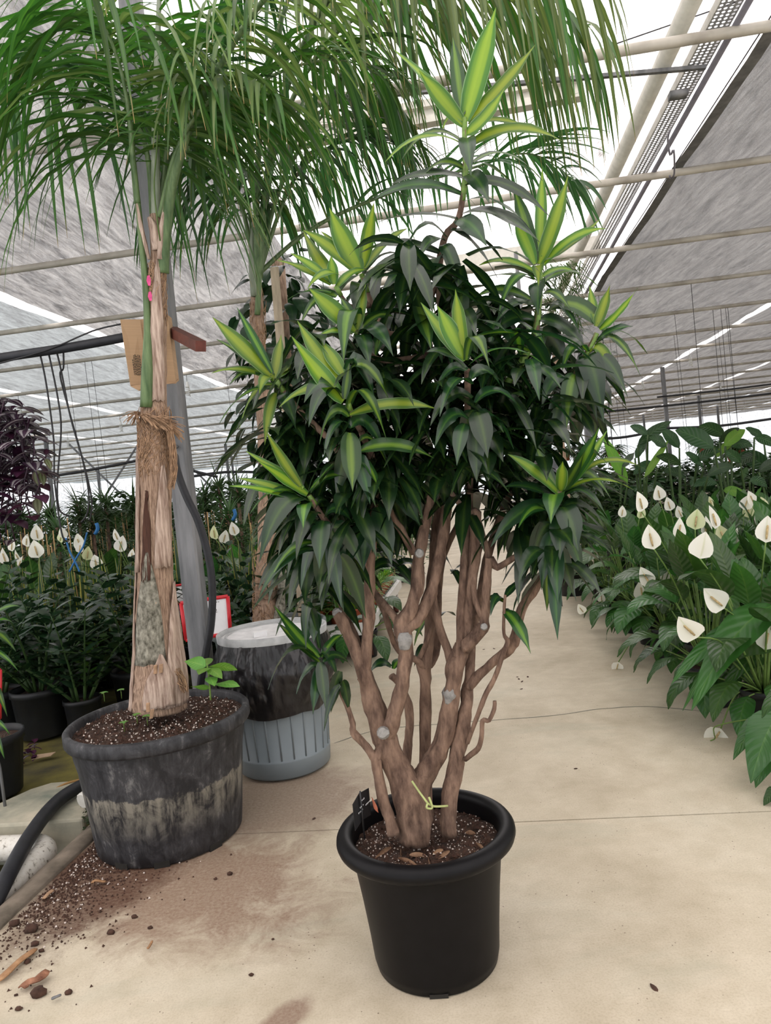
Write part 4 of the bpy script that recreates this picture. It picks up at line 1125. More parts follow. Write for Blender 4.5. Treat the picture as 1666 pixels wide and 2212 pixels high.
# ================================================================ THE TALL PALM IN ITS DUSTY POT
M_fibre = mat('palm_fibre', (0.24, 0.14, 0.09), 0.9, 0.4, 30.0, (6, 6, 0.5), 0.8, (0.56, 0.39, 0.28), detail=8)
M_sheath = mat('dry_sheath', (0.30, 0.18, 0.13), 0.8, 0.35, 22.0, (4, 4, 0.35), 0.6, (0.62, 0.48, 0.39), detail=8)
M_weave = mat('fibre_strand', (0.36, 0.225, 0.135), 0.9, 0.3, 50.0)
M_lichen = mat('pale_lichen_bark', (0.075, 0.068, 0.045), 0.9, 0.3, 60.0, (1, 1, 0.6), 0.8, (0.38, 0.36, 0.29), detail=8)
M_petiole = mat('green_petiole', (0.065, 0.13, 0.04), 0.45, 0.3, 18.0, (3, 3, 0.3), 0, (0.15, 0.22, 0.09))
M_petgrey = mat('grey_green_petiole', (0.16, 0.20, 0.13), 0.5, 0.2, 18.0, (3, 3, 0.3), 0, (0.30, 0.33, 0.25))
M_pink = mat('pink_spray_paint', (0.62, 0.07, 0.22), 0.7, 0.3, 60)
M_frond = leafmat('palm_leaflet', [(0.0, (0.085, 0.175, 0.03)), (0.15, (0.05, 0.125, 0.022)), (1.0, (0.04, 0.105, 0.02))], 0.42, 0.38, var=0.35, lines=40, tipc=(0.35, 0.22, 0.09))
M_frondL = leafmat('palm_leaflet_pale', [(0.0, (0.19, 0.26, 0.085)), (0.2, (0.14, 0.215, 0.06)), (1.0, (0.10, 0.165, 0.05))], 0.45, 0.40, var=0.25, lines=40, tipc=(0.38, 0.24, 0.1))
M_frondD = leafmat('palm_leaflet_dark', [(0.0, (0.06, 0.13, 0.035)), (0.15, (0.034, 0.085, 0.025)), (1.0, (0.028, 0.072, 0.022))], 0.42, 0.35, var=0.35, lines=40)

P1C = V((-1.0, 2.87, 0.0))
def big_pot(parent, c, rb, rt, h, m, n=64, lip=0.055, soilr=None, steps=True, soilm=None):
    mb = MB()
    pr = [(0, 0), (rb - 0.012, 0.0), (rb, 0.008)]
    for k in range(1, 9):
        t = k / 8
        r = rb + (rt - 0.03 - rb) * t
        if steps and t > 0.75:
            r += 0.006
        pr.append((r, h * 0.9 * t))
    mb.lathe(pr, n, c)
    p = mb.obj('pot', m, parent)
    mb = MB()
    mb.lathe([(rt - 0.028, h - lip - 0.004), (rt - 0.006, h - lip), (rt, h - lip + 0.01), (rt, h - 0.008), (rt - 0.008, h), (rt - 0.022, h), (rt - 0.028, h - 0.01), (rt - 0.034, h - 0.09)], n, c)
    mb.obj('pot_rim', m, p)
    mb = MB()
    mb.disc(c + V((0, 0, h - 0.035)), rt - 0.03, n, 0, 20, 0.014, 14)
    s = mb.obj('soil', soilm or M_soil, parent)
    return p, s
PALM = thing('potted_palm', 'tall palm with split fibrous trunk in a big dusty black pot', 'potted plant', P1C)
pp, ps = big_pot(PALM, P1C, 0.285, 0.362, 0.492, M_dpot)
for a in (-112, -80, -38):
    mb = MB()
    t = math.radians(a)
    d = V((math.cos(t), math.sin(t), 0))
    mb.box(P1C + d * 0.281 + V((0, 0, 0.012)), V((-d.y, d.x, 0)) * 0.028, d * 0.006, V((0, 0, 0.012)))
    mb.obj('drain_notch', M_dark, pp, smooth=False)
grains(P1C + V((0, 0, 0.468)), 0.32, 480, 0.0040, M_perl, 'perlite', ps)
grains(P1C + V((0, 0, 0.466)), 0.32, 700, 0.009, M_crumb, 'soil_crumbs', ps)
YT = 2.87
def T(x, y, dy=0.0):
    return A(x, y, YT + dy)
TM = YT / F
TR = [(343, 1530, 58), (344, 1500, 58), (344, 1460, 55), (342, 1400, 47), (337, 1330, 41), (336, 1260, 38), (335, 1180, 36), (335, 1100, 35), (335, 1000, 34), (334, 930, 32), (334, 885, 29), (337, 860, 22), (338, 780, 21), (339, 700, 20), (341, 620, 18), (342, 560, 16), (338, 500, 14), (336, 465, 12)]
path = smooth_path([T(x, y) for x, y, r in TR], 4)
radp = lerp_list([r * TM for x, y, r in TR], len(path))
mb = MB()
mb.tube(path, radp, 28, 0, True, 0.10, 2.0)
trunk = mb.obj('trunk', M_fibre, PALM)
def wrap(pts, t0, t1, m, name, off=0.006, seed=0.0, taper=True, parent=None):
    """a dry sheath: a curved shell lying on the trunk, pointed at its upper end"""
    mb = MB()
    pth = smooth_path([T(x, y) for x, y, r in pts], 4)
    rd = lerp_list([r * TM for x, y, r in pts], len(pth))
    k, n = len(pth), 9
    vs, fs = [], []
    for i, p in enumerate(pth):
        q = i / (k - 1)
        wd = 1.0 if not taper else max(0.08, 1 - q ** 2.2)
        for j in range(n):
            th = math.radians((t0 + t1) / 2 + (t1 - t0) / 2 * (2 * j / (n - 1) - 1) * wd)
            r = rd[i] + off + 0.006 * noise.noise(V((seed, q * 5, j * 0.7)))
            vs.append(p + V((math.cos(th) * r, math.sin(th) * r, 0.012 * noise.noise(V((seed + 4, j * 0.9, q * 3))))))
    for i in range(k - 1):
        for j in range(n - 1):
            a = i * n + j
            fs.append((a, a + 1, a + n + 1, a + n))
    mb.add(vs, fs)
    o = mb.obj(name, m, parent or PALM)
    sm = o.modifiers.new('thick', 'SOLIDIFY')
    sm.thickness = 0.006
    return o
low = [(343, 1520, 58), (344, 1470, 56), (342, 1400, 47), (337, 1330, 42), (336, 1260, 39), (335, 1180, 37)]
wrap(low, -230, -140, M_sheath, 'leaf_sheath', 0.010, 1.0)
wrap(low[:5], -60, 40, M_sheath, 'leaf_sheath', 0.012, 2.0)
wrap([(343, 1515, 58), (344, 1480, 57), (346, 1440, 54), (346, 1405, 49)], -105, -40, M_sheath, 'leaf_sheath', 0.014, 3.0)
wrap([(341, 1425, 50), (337, 1330, 42), (336, 1260, 39), (335, 1190, 37.5)], -142, -52, M_lichen, 'grey_bark_patch', 0.003, 4.0, True)
wrap([(335, 1230, 38), (335, 1100, 36), (335, 1000, 35), (335, 960, 33)], -190, -128, M_sheath, 'leaf_sheath', 0.007, 5.0)
wrap([(336, 1225, 39), (335, 1110, 37), (335, 1010, 36)], -74, -20, M_sheath, 'leaf_sheath', 0.008, 6.0)
M_split = mat('dark_split_wood', (0.075, 0.032, 0.02), 0.85, 0.3, 20.0, (5, 5, 0.4), 0.5)
wrap([(335, 1250, 38.5), (335, 1170, 37), (335, 1110, 36), (335, 1060, 35.5)], -116, -86, M_split, 'split_groove', 0.0035, 7.0, True)
wrap([(337, 870, 24), (338, 780, 22), (339, 700, 21), (341, 620, 19), (342, 560, 17)], -120, -30, M_sheath, 'leaf_sheath', 0.006, 8.0)
# fibre cloth and collar
mb = MB()
for k in range(420):
    i = rnd.randrange(len(path))
    zz = R(0, 1)
    y0 = R(880, 1010) if k < 260 else R(565, 680)
    cx, rr0 = (334, 33) if y0 > 800 else (341, 18)
    a0 = R(-190, 10)
    st = R(-50, 50)
    pts = []
    for q in range(5):
        th = math.radians(a0 + st * q / 4)
        yy = y0 + q * R(2, 9)
        r = (rr0 + R(0.5, 3.5)) * TM
        pts.append(T(cx, yy) + V((math.cos(th) * r, math.sin(th) * r, 0)))
    mb.tube(pts, R(0.0009, 0.0018), 4, cap=False)
fb = mb.obj('fibre_cloth', M_weave, PALM)
fb['kind'] = 'stuff'
mb = MB()
for k in range(90):
    t = R(0, 1)
    a = math.radians(-200 + 250 * t)
    r = (30 + R(0, 9)) * TM
    p = T(334, 885 + 60 * t * R(0.6, 1.0)) + V((math.cos(a) * r, math.sin(a) * r, 0))
    mb.tube(hang(p, V((math.cos(a + R(0.6, 1.6)), math.sin(a + R(0.6, 1.6)), R(-0.5, 0.5))), R(0.03, 0.09), 0.8, 4), R(0.001, 0.0022), 4, cap=False)
    if k % 4 == 0:
        mb.blade(hang(p, V((math.cos(a + 1.4), math.sin(a + 1.4), -0.3)), R(0.05, 0.10), 0.6, 5), lambda q: 0.008 * (1 - 0.6 * q), ZUP, 0.4)
o = mb.obj('fibre_collar', M_weave, PALM)
o['kind'] = 'stuff'
for pts, r in [([(362, 915), (372, 960), (376, 1010), (370, 1050)], 8), ([(380, 1450), (392, 1470), (398, 1490)], 9)]:
    mb = MB()
    for k in range(60):
        p = [T(x + R(-r, r), y + R(-8, 8), -0.05 + R(-.03, .03)) for x, y in pts]
        mb.tube(smooth_path(p, 2), 0.0013, 4, cap=False)
    o = mb.obj('fibre_tuft', M_weave, PALM)
    o['kind'] = 'stuff'
for x, y, w, h, dy in [(321, 606, 5, 11, -.062), (324, 640, 5, 10, -.058), (356, 432, 5, 12, -.03)]:
    mb = MB()
    mb.blade([T(x, y - h, dy), T(x + 1, y, dy), T(x + 2, y + h, dy)], lambda t: w * TM * (0.5 + 0.5 * math.sin(math.pi * t)), V((1, -0.2, 0)), -0.3)
    o = mb.obj('paint_mark', M_pink, PALM)
    o['label'] = 'pink spray paint mark'
for pts in ([(316, 880, -.05), (318, 800, -.05), (319, 720, -.04), (316, 640, -.03), (308, 540, -.02), (297, 430, -.02)],):
    mb = MB()
    mb.tube(smooth_path([T(*p) for p in pts], 4), lerp_list([13 * TM, 12 * TM, 8 * TM, 7 * TM, 7 * TM, 6 * TM], 21), 12)
    mb.obj('petiole', M_petiole, PALM)
for pts, r in (([(322, 560, -.04), (305, 490, -.05), (296, 440, -.06)], [3, 5, 2]), ([(345, 560, -.04), (350, 490, -.05), (362, 420, -.04), (366, 390, -.03)], [6, 6, 4, 2]), ([(338, 540, -.04), (330, 490, -.05), (322, 470, -.05)], [9, 9, 4])):
    mb = MB()
    pth = smooth_path([T(*p) for p in pts], 4)
    mb.tube(pth, lerp_list([q * TM for q in r], len(pth)), 8, 0, True, 0.4)
    mb.obj('dry_stub', M_sheath, PALM)

def build_fronds(palm, fronds, limit, lw):
    items = []
    for fr in fronds:
        pts, r0, pairs, L, droop, t0, mm, pm = fr[:8]
        dark = fr[8] if len(fr) > 8 else None
        path = smooth_path([A(*p) for p in pts], 6)
        mb = MB()
        k = len(path)
        mb.tube(path, [r0 * (1 - 0.85 * i / (k - 1)) for i in range(k)], 8, 0, True)
        ra = mb.obj('frond', pm, palm)
        for i in range(pairs):
            t = t0 + (1 - t0) * (i + R(-0.3, 0.3)) / pairs
            t = max(0.02, min(0.985, t))
            x = t * (k - 1)
            j = min(int(x), k - 2)
            p = path[j].lerp(path[j + 1], x - j)
            tg = (path[j + 1] - path[j]).normalized()
            s0 = tg.cross(ZUP)
            s0 = s0.normalized() if s0.length > 0.25 else V((1, -0.3, 0)).normalized()
            up = s0.cross(tg)
            for sg in (-1, 1):
                env = 0.55 + 0.6 * math.sin(math.pi * min(1, 0.15 + 0.8 * (t - t0) / (1 - t0)))
                d = (s0 * sg * R(0.8, 1.1) + tg * R(0.35, 0.85) + up * R(-0.1, 0.5)).normalized()
                pth = hang(p, d, L * env * R(0.8, 1.12), droop * R(0.7, 1.35), 7)
                sd = d.cross(ZUP)
                sd = sd.normalized() if sd.length > 0.2 else V((1, 0, 0))
                sd = Matrix.Rotation(R(-0.9, 0.9), 3, d) @ sd
                items.append((ra, pth, sd, mm if rnd.random() < 0.8 else (dark or mm), R(0.8, 1.2) * lw))
    def seen(it):
        q = [PX(p) for p in (it[1][0], it[1][4], it[1][7])]
        vis = sum(1 for a, b in q if -20 < a < 1690 and -20 < b < 2230)
        return (-vis, (it[1][4] - ORG).length)
    items.sort(key=seen)
    rest = {}
    wf = lambda w: (lambda q: w * (0.35 + 0.65 * min(1, q * 6)) * max(0.03, 1 - max(0, q - 0.35) ** 1.4 * 1.75))
    for n, (ra, pth, sd, mm, w) in enumerate(items):
        if n < limit:
            mb = MB()
            mb.blade(pth, wf(w), sd, 0.30)
            o = mb.obj('leaflet', mm, ra)
        else:
            rest.setdefault(mm.name, MB()).blade(pth, wf(w), sd, 0.30)
    for nm, mb in rest.items():
        o = mb.obj('leaflet_mass', bpy.data.materials[nm], palm)
        o['kind'] = 'stuff'
F1 = [
 ([(337, 500, 2.87), (336, 300, 2.87), (339, 150, 2.88), (344, 0, 2.9), (352, -140, 2.92), (380, -280, 2.9)], 0.020, 26, 0.62, 1.7, 0.28, M_frond, M_petgrey),
 ([(352, 590, 2.86), (356, 520, 2.84), (372, 400, 2.82), (410, 270, 2.78), (445, 195, 2.74), (500, 100, 2.66), (570, 0, 2.55), (650, -80, 2.42), (740, -130, 2.3)], 0.026, 34, 0.50, 2.3, 0.42, M_frondL, M_petiole, M_frond),
 ([(297, 440, 2.85), (287, 340, 2.82), (278, 240, 2.75), (255, 130, 2.66), (210, 30, 2.56), (150, -40, 2.48)], 0.014, 36, 0.92, 2.7, 0.18, M_frond, M_petiole, M_frondL),
 ([(350, 480, 2.9), (400, 320, 3.0), (500, 220, 3.15), (620, 150, 3.3), (740, 130, 3.4), (850, 180, 3.45)], 0.014, 40, 0.62, 1.8, 0.2, M_frond, M_petiole, M_frondD),
 ([(330, 470, 2.9), (310, 300, 3.0), (230, 170, 3.1), (110, 110, 3.2), (-30, 130, 3.25)], 0.013, 36, 0.92, 2.5, 0.18, M_frond, M_petiole, M_frondD),
 ([(345, 470, 2.9), (372, 260, 3.05), (430, 100, 3.25), (510, -30, 3.4), (620, -120, 3.5)], 0.013, 34, 0.66, 1.8, 0.2, M_frondD, M_petiole),
 ([(340, 470, 2.9), (330, 250, 3.0), (250, 60, 3.1), (130, -60, 3.2)], 0.013, 30, 0.62, 1.7, 0.25, M_frond, M_petiole, M_frondD),
 ([(345, 470, 2.85), (380, 330, 2.8), (440, 230, 2.7), (520, 190, 2.62), (600, 210, 2.55)], 0.012, 28, 0.5, 1.8, 0.25, M_frond, M_petiole, M_frondL),
]
build_fronds(PALM, F1, 298, 0.0115)
mb = MB()
mb.tube(smooth_path([T(343, 250, -.15), T(338, 330, -.16), T(333, 400, -.16), T(339, 470, -.15), T(346, 520, -.1)], 4), 0.003, 5)
mb.obj('hanging_strip', M_frondL, PALM)
# seedling and tiny weeds on the palm soil
M_seed = leafmat('seedling_leaf', [(0.0, (0.26, 0.46, 0.10)), (0.1, (0.17, 0.38, 0.07)), (1.0, (0.14, 0.33, 0.06))], 0.45, 0.35, veins=0.3, var=0.1)
def ovate(mb, b, d, L, w, droop=0.6, m=0, fold=0.12, seg=6, cols=2):
    pth = hang(b, d, L, droop, seg)
    sd = d.cross(ZUP)
    sd = sd.normalized() if sd.length > 0.2 else V((1, 0, 0))
    mb.blade(pth, lambda q: w * max(0.02, math.sin(math.pi * q ** 0.75) ** 0.9 if q < 1 else 0), sd, fold, m, 0, 0.0, cols, 0.1)
sb = A(455, 1512, 2.78)
SD = thing('seedling', 'bright green young seedling sprouting from the palm pot soil', 'seedling', sb)
top = A(447, 1432, 2.78)
mb = MB()
mb.tube(smooth_path([sb, A(452, 1470, 2.78), top], 4), 0.004, 6)
mb.obj('stem', M_greenstem, SD)
for (x, y, tx, ty, dy, w) in [(445, 1440, 403, 1422, .02, 16), (447, 1438, 447, 1413, .1, 13), (450, 1440, 510, 1437, .03, 17), (448, 1442, 430, 1450, -.08, 14), (450, 1443, 478, 1455, -.08, 13), (452, 1462, 462, 1470, -.1, 13), (453, 1478, 512, 1468, -.05, 17), (452, 1488, 415, 1479, -.03, 13)]:
    mb = MB()
    a, b = A(x, y, 2.78), A(tx, ty, 2.78 + dy)
    ovate(mb, a, (b - a) + V((0, 0, 0.012)), (b - a).length * 1.08, w * TM, 0.5)
    mb.obj('leaf', M_seed, SD)
for i, (x, y) in enumerate([(225, 1497), (262, 1491), (268, 1562), (296, 1545), (318, 1548)]):
    p = A(x, y + 8, 2.72 if y > 1520 else 2.98)
    t = thing('clover_weed', 'tiny clover weed sprouting at the edge of the palm pot soil', 'weed', p, 'tiny weeds in the palm pot')
    for k in range(4):
        mb = MB()
        a = k * 1.6 + i
        ovate(mb, p + V((0, 0, 0.018)), V((math.cos(a), math.sin(a), 0.5)), 0.02, 0.009, 0.8, cols=1, seg=4)
        mb.obj('leaf', M_seed, t)
    mb = MB()
    mb.tube([p - V((0, 0, 0.02)), p + V((0, 0, 0.02))], 0.0015, 5)
    mb.obj('stem', M_greenstem, t)
# chips lying on the palm soil
for x, y, a in [(320, 1528, 1.2), (336, 1446, 1.0), (348, 1444, 1.1), (328, 1542, 0.3)]:
    mb = MB()
    p = A(x, y, 2.66 if y > 1500 else 2.755)
    mb.box(p, V((0.006, 0.002, 0)), V((0, 0.003, 0.001)), V((0.004 * math.cos(a), 0, 0.016)))
    tag(mb.obj('wood_chip', M_weave, smooth=False), 'small tan wood splinter at the foot of the palm trunk', 'wood chip', 'splinters by the palm trunk')

# ================================================================ GREY BIN
BC = V((-0.615, 3.49, 0.0))
M_bin = mat('grey_bin_plastic', (0.20, 0.235, 0.255), 0.45, 0.06, 4.0)
M_bag = mat('black_bag_film', (0.012, 0.011, 0.012), 0.32, 0.4, 14.0, (1, 1, 0.6), 1.0, spec=0.5, detail=3.0)
M_lid = mat('white_lid', (0.68, 0.68, 0.69), 0.45, 0.12, 22, c2=(0.80, 0.80, 0.80))
BIN = thing('waste_bin', 'round grey plastic bin lined with a black bag under a white lid', 'bin', BC)
mb = MB()
mb.lathe([(0, 0.005), (0.205, 0.005), (0.222, 0.018), (0.228, 0.09), (0.228, 0.1), (0.223, 0.102), (0.236, 0.30), (0.247, 0.46), (0.255, 0.62), (0.24, 0.62)], 64, BC)
bn = mb.obj('bin_body', M_bin, BIN)
for k in range(24):
    mb = MB()
    a = 2 * math.pi * k / 24 + 0.1
    d = V((math.cos(a), math.sin(a), 0))
    mb.tube([BC + d * 0.2225 + V((0, 0, 0.10)), BC + d * 0.2358 + V((0, 0, 0.3)), BC + d * 0.25 + V((0, 0, 0.55))], 0.0042, 6)
    mb.obj('rib', M_bin, bn)
mb = MB()
def bagw(r, z, th, i):
    c = math.cos(th - math.radians(-80))
    zz = z
    k = i / 24
    if True:
        low_ = 0.335 - 0.03 * c
        zz = 0.655 - (0.655 - low_) * k
        w = 0.030 * noise.noise(V((math.cos(th) * 3.2, math.sin(th) * 3.2, zz * 7))) + 0.014 * noise.noise(V((math.cos(th) * 11, math.sin(th) * 11, zz * 16 + math.cos(th) * 6))) + 0.012 * noise.noise(V((math.cos(th) * 20, math.sin(th) * 20, zz * 6)))
        base = 0.262 - 0.016 * k + 0.03 * math.sin(math.pi * k) * (0.6 + 0.4 * c)
        return base + abs(w) * (0.25 + math.sin(math.pi * k)) + (0.004 if k > 0.95 else 0), zz + 0.02 * noise.noise(V((math.cos(th) * 2, math.sin(th) * 2, 3))) * k
    return r, z
mb.lathe([(0.26, 0.6)] * 25, 144, BC, 0, bagw)
mb.lathe([(0.262, 0.655), (0.25, 0.66), (0.235, 0.62)], 96, BC)
mb.obj('bag', M_bag, BIN)
LID = thing('bin_lid', 'white round lid with a raised grey edge lying on the bin', 'lid', BC + V((0, 0, 0.655)))
mb = MB()
mb.disc(BC + V((0, 0, 0.668)), 0.252, 48, 0, 6, 0.003, 8)
mb.obj('lid_panel', M_lid, LID)
mb = MB()
mb.lathe([(0.268, 0.652), (0.27, 0.684), (0.262, 0.688), (0.255, 0.684), (0.25, 0.668)], 64, BC)
mb.lathe([(0.232, 0.669), (0.228, 0.676), (0.222, 0.669)], 64, BC)
mb.obj('lid_edge', mat('lid_grey', (0.40, 0.41, 0.41), 0.5), LID)
mb = MB()
mb.box(BC + V((-0.04, -0.10, 0.682)), V((0.03, 0.01, 0)), V((-0.005, 0.02, 0)), V((0, 0, 0.012)))
tag(mb.obj('paper_scrap', M_paper, smooth=False), 'small folded white scrap lying on the white lid', 'paper')
# sign in its red frame
SG = thing('framed_sign', 'white paper sign in a red frame leaning behind the galvanised post', 'sign', A(445, 1400, 4.0))
c4 = [A(391, 1303, 4.0), A(492, 1288, 4.0), A(498, 1368, 3.98), A(402, 1383, 3.98)]
mb = MB()
quadbox(mb, *c4, 0.004)
mb.obj('sheet', M_paper, SG, smooth=False)
mb = MB()
for i in range(4):
    mb.tube([c4[i], c4[(i + 1) % 4]], 0.011, 8)
mb.obj('red_frame', M_red, SG)
e1 = (c4[1] - c4[0]).normalized()
e2 = (c4[0] - c4[3]).normalized()
nn = e1.cross(e2).normalized()
def text3(s, at, size, e1, e2, m, parent, name='lettering'):
    cu = bpy.data.curves.new(name, 'FONT')
    cu.body = s
    cu.size = size
    cu.materials.append(m)
    o = bpy.data.objects.new(name, cu)
    COL.objects.link(o)
    n = e1.cross(e2).normalized()
    M = Matrix(((e1.x, e2.x, n.x, at.x), (e1.y, e2.y, n.y, at.y), (e1.z, e2.z, n.z, at.z), (0, 0, 0, 1)))
    o.parent = parent
    o.matrix_basis = parent.matrix_basis.inverted() @ M
    me = bpy.data.meshes.new_from_object(o.evaluated_get(bpy.context.evaluated_depsgraph_get()))
    q = bpy.data.objects.new('sign_lettering', me)
    COL.objects.link(q)
    q.parent = parent
    q.matrix_basis = parent.matrix_basis.inverted() @ M
    bpy.data.objects.remove(o, do_unlink=True)
    return q
off = (ORG - c4[0]).normalized() * 0.012
text3('CAS 2', A(440, 1327, 3.99) + off, 0.030, e1, e2, M_ink, SG)
mb = MB()
for (x, y, w) in [(436, 1340, 30), (460, 1302, 16), (405, 1312, 12)]:
    q = A(x, y, 3.99) + off
    for k in range(int(w / 4)):
        mb.box(q + e1 * (0.0105 * k), e1 * R(0.002, 0.0045), e2 * 0.0018, nn * 0.0003)
mb.obj('small_print', M_ink, SG, smooth=False)
mb = MB()
mb.tube([A(445, 1370, 4.02), G(446, 1560, -0.03).lerp(A(446, 1560, 4.02), 1.0)], 0.008, 6)
mb.obj('stake', M_galv, SG)
SG2 = thing('framed_sign', 'small white sign in a thin red frame between the palm trunk and the post', 'sign', A(385, 1290, 5.0))
mb = MB()
q = [A(374, 1266, 5.0), A(400, 1262, 5.0), A(402, 1300, 5.0), A(376, 1304, 5.0)]
quadbox(mb, *q, 0.004)
mb.obj('sheet', M_paper, SG2, smooth=False)
mb = MB()
for i in range(4):
    mb.tube([q[i], q[(i + 1) % 4]], 0.009, 6)
mb.obj('red_frame', M_red, SG2)
mb = MB()
mb.tube([A(388, 1300, 5.02), A(392, 1500, 5.02)], 0.008, 6)
mb.obj('stake', M_galv, SG2)
SG3 = thing('framed_sign', 'red framed sign on a thin metal leg beside the purple leaves', 'sign', A(0, 1500, 3.3))
mb = MB()
q = [A(-60, 1452, 3.3), A(1, 1447, 3.3), A(0, 1552, 3.3), A(-60, 1558, 3.3)]
for i in range(4):
    mb.tube([q[i], q[(i + 1) % 4]], 0.008, 6)
mb.obj('red_frame', M_red, SG3)
mb = MB()
quadbox(mb, *q, 0.003)
mb.obj('sheet', M_paper, SG3, smooth=False)
mb = MB()
mb.tube([A(-30, 1550, 3.3), A(0, 1660, 3.28), A(11, 1742, 3.26)], 0.007, 6)
mb.obj('leg', M_galv, SG3)

# ================================================================ TRENCH PIPES, HOSE, DEBRIS
mb = MB()
pts = [S(-1.865, 0.8, -0.04), S(-1.85, 1.8, -0.03), S(-1.838, 2.35, -0.02), S(-1.835, 2.56, -0.02), S(-1.86, 2.66, -0.025), S(-1.94, 2.72, -0.03), S(-2.1, 2.735, -0.04), S(-3.4, 2.74, -0.04)]
mb.tube(smooth_path(pts, 5), 0.052, 16)
tag(mb.obj('drain_pipe', M_pvcd), 'dirty white drain pipe bending in the trench beside the kerb', 'pipe')
mb = MB()
pts = [A(-60, 2040, 2.35), A(0, 1925, 2.5), A(28, 1870, 2.62), A(65, 1805, 2.85), (A(110, 1745, 3.1)), A(150, 1712, 3.25), A(195, 1690, 3.35), A(240, 1680, 3.4)]
mb.tube(smooth_path(pts, 5), 0.030, 12)
tag(mb.obj('trench_hose', M_black), 'thick black hose arching over the pale slab into the trench', 'hose')
PE = thing('capped_pipe', 'black pipe end with a white ribbed cap beside the palm pot', 'pipe', A(182, 1728, 3.1))
mb = MB()
mb.tube([A(196, 1718, 3.12), A(240, 1690, 3.22)], 0.030, 16)
mb.obj('pipe_end', M_black, PE)
mb = MB()
a, b = A(177, 1731, 3.08), A(199, 1716, 3.13)
ax = (b - a).normalized()
s1 = ax.cross(ZUP).normalized()
s2 = s1.cross(ax)
vs, fs = [], []
for q, (t, k) in enumerate([(0, 0.9), (0.06, 1.0), (1.0, 1.0)]):
    for j in range(48):
        th = 2 * math.pi * j / 48
        r = 0.034 * k * (1.05 if (j // 2) % 2 and q else 1.0)
        vs.append(a.lerp(b, t) + (s1 * math.cos(th) + s2 * math.sin(th)) * r)
for q in range(2):
    for j in range(48):
        fs.append((q * 48 + j, q * 48 + (j + 1) % 48, (q + 1) * 48 + (j + 1) % 48, (q + 1) * 48 + j))
fs.append(tuple(range(47, -1, -1)))
fs.append(tuple(96 + j for j in range(48)))
mb.add(vs, fs)
mb.obj('ribbed_cap', M_pvc, PE, smooth=False)
mb = MB()
mb.tube(smooth_path([G(122, 1703, 0.02), G(150, 1690, 0.03), G(206, 1677, 0.02)], 4), 0.006, 6)
tag(mb.obj('twig', mat('tan_twig', (0.30, 0.17, 0.06), 0.7)), 'thin tan twig lying on the mossy ground', 'twig')
mb = MB()
quadbox(mb, G(68, 1640, 0.01), G(80, 1630, 0.012), G(120, 1624, 0.012), G(110, 1632, 0.01), 0.004)
tag(mb.obj('wood_scrap', mat('pale_wood', (0.42, 0.30, 0.2), 0.8), smooth=False), 'thin pale wood scrap by the black nursery pot', 'wood scrap')
# moss tuft by the kerb
mb = MB()
for k in range(260):
    p = G(200 + R(-20, 24), 1755 + R(-30, 40), 0.0) + V((0, 0, R(0.0, 0.06)))
    d = V((R(-1, 1), R(-1, 1), R(0.1, 1)))
    ovate(mb, p, d, R(0.012, 0.022), 0.007, 0.5, cols=1, seg=3)
o = tag(mb.obj('moss_tuft', leafmat('moss_leaf', [(0, (0.03, 0.055, 0.014)), (1, (0.02, 0.04, 0.01))], 0.7, 0.2)), 'dark green moss growing between the kerb and the palm pot', 'moss', None, 'stuff')
# loose soil and perlite swept against the kerb
mb = MB()
for k in range(2600):
    u = -1.64 + abs(rnd.gauss(0, 0.16))
    v = rnd.gauss(2.45, 0.26)
    if v > 3.0 or v < 1.7:
        continue
    tetra(mb, S(u, v, 0.002), R(0.002, 0.006))
tag(mb.obj('spilled_soil', M_crumb, smooth=False), 'brown potting soil spilled along the kerb by the palm pot', 'soil', None, 'stuff')
mb = MB()
for k in range(260):
    u = -1.62 + abs(rnd.gauss(0, 0.15))
    v = rnd.gauss(2.5, 0.22)
    if v > 2.95:
        continue
    tetra(mb, S(u, v, 0.004), R(0.0025, 0.0055))
tag(mb.obj('spilled_perlite', M_perl, smooth=False), 'white perlite grains scattered in the spilled soil', 'perlite', None, 'stuff')
for i, (x, y, r) in enumerate([(33, 1999, 11), (69, 2012, 14), (76, 2042, 8), (90, 2056, 6), (60, 2080, 7), (84, 2152, 17), (149, 2147, 8), (41, 2182, 7), (240, 2017, 8), (325, 2006, 5), (291, 1983, 6), (543, 2108, 5), (374, 1855, 13), (497, 1890, 6), (466, 1900, 4), (88, 1988, 4), (35, 2151, 4), (590, 2030, 3)]):
    mb = MB()
    p = G(x, y)
    rr_ = r * p.y / F
    lump(mb, p + V((0, 0, rr_ * 0.5)), rr_, i * 1.7, (1.15, 0.8, 0.7))
    tag(mb.obj('soil_clod', M_crumb), 'small dark brown clod of soil on the concrete floor', 'soil clod', 'soil clods on the floor')
M_pch = mat('orange_bark', (0.34, 0.17, 0.075), 0.8, 0.3, 30, (1, 1, 1), 0.5, (0.46, 0.27, 0.14))
M_pch2 = mat('red_bark', (0.22, 0.085, 0.045), 0.75, 0.4, 30, (1, 1, 1), 0.5, (0.40, 0.19, 0.11))
def chip(pts, w, m, label, h=0.012, curl=0.3):
    mb = MB()
    pth = smooth_path([G(x, y, h + dz) for x, y, dz in pts], 3)
    mb.blade(pth, lambda t: w * (0.75 + 0.35 * math.sin(t * 9) * 0.4 + 0.25 * math.sin(math.pi * t)), V((-0.6, 1, 0)), curl, 0, 0.2, 0.0, 2)
    o = mb.obj('bark_chip', m)
    s = o.modifiers.new('thick', 'SOLIDIFY')
    s.thickness = 0.004
    tag(o, label, 'bark chip')
chip([(-5, 2118, 0), (20, 2095, .004), (45, 2072, .004), (75, 2050, 0)], 0.013, M_pch, 'long flat orange-tan bark strip near the kerb')
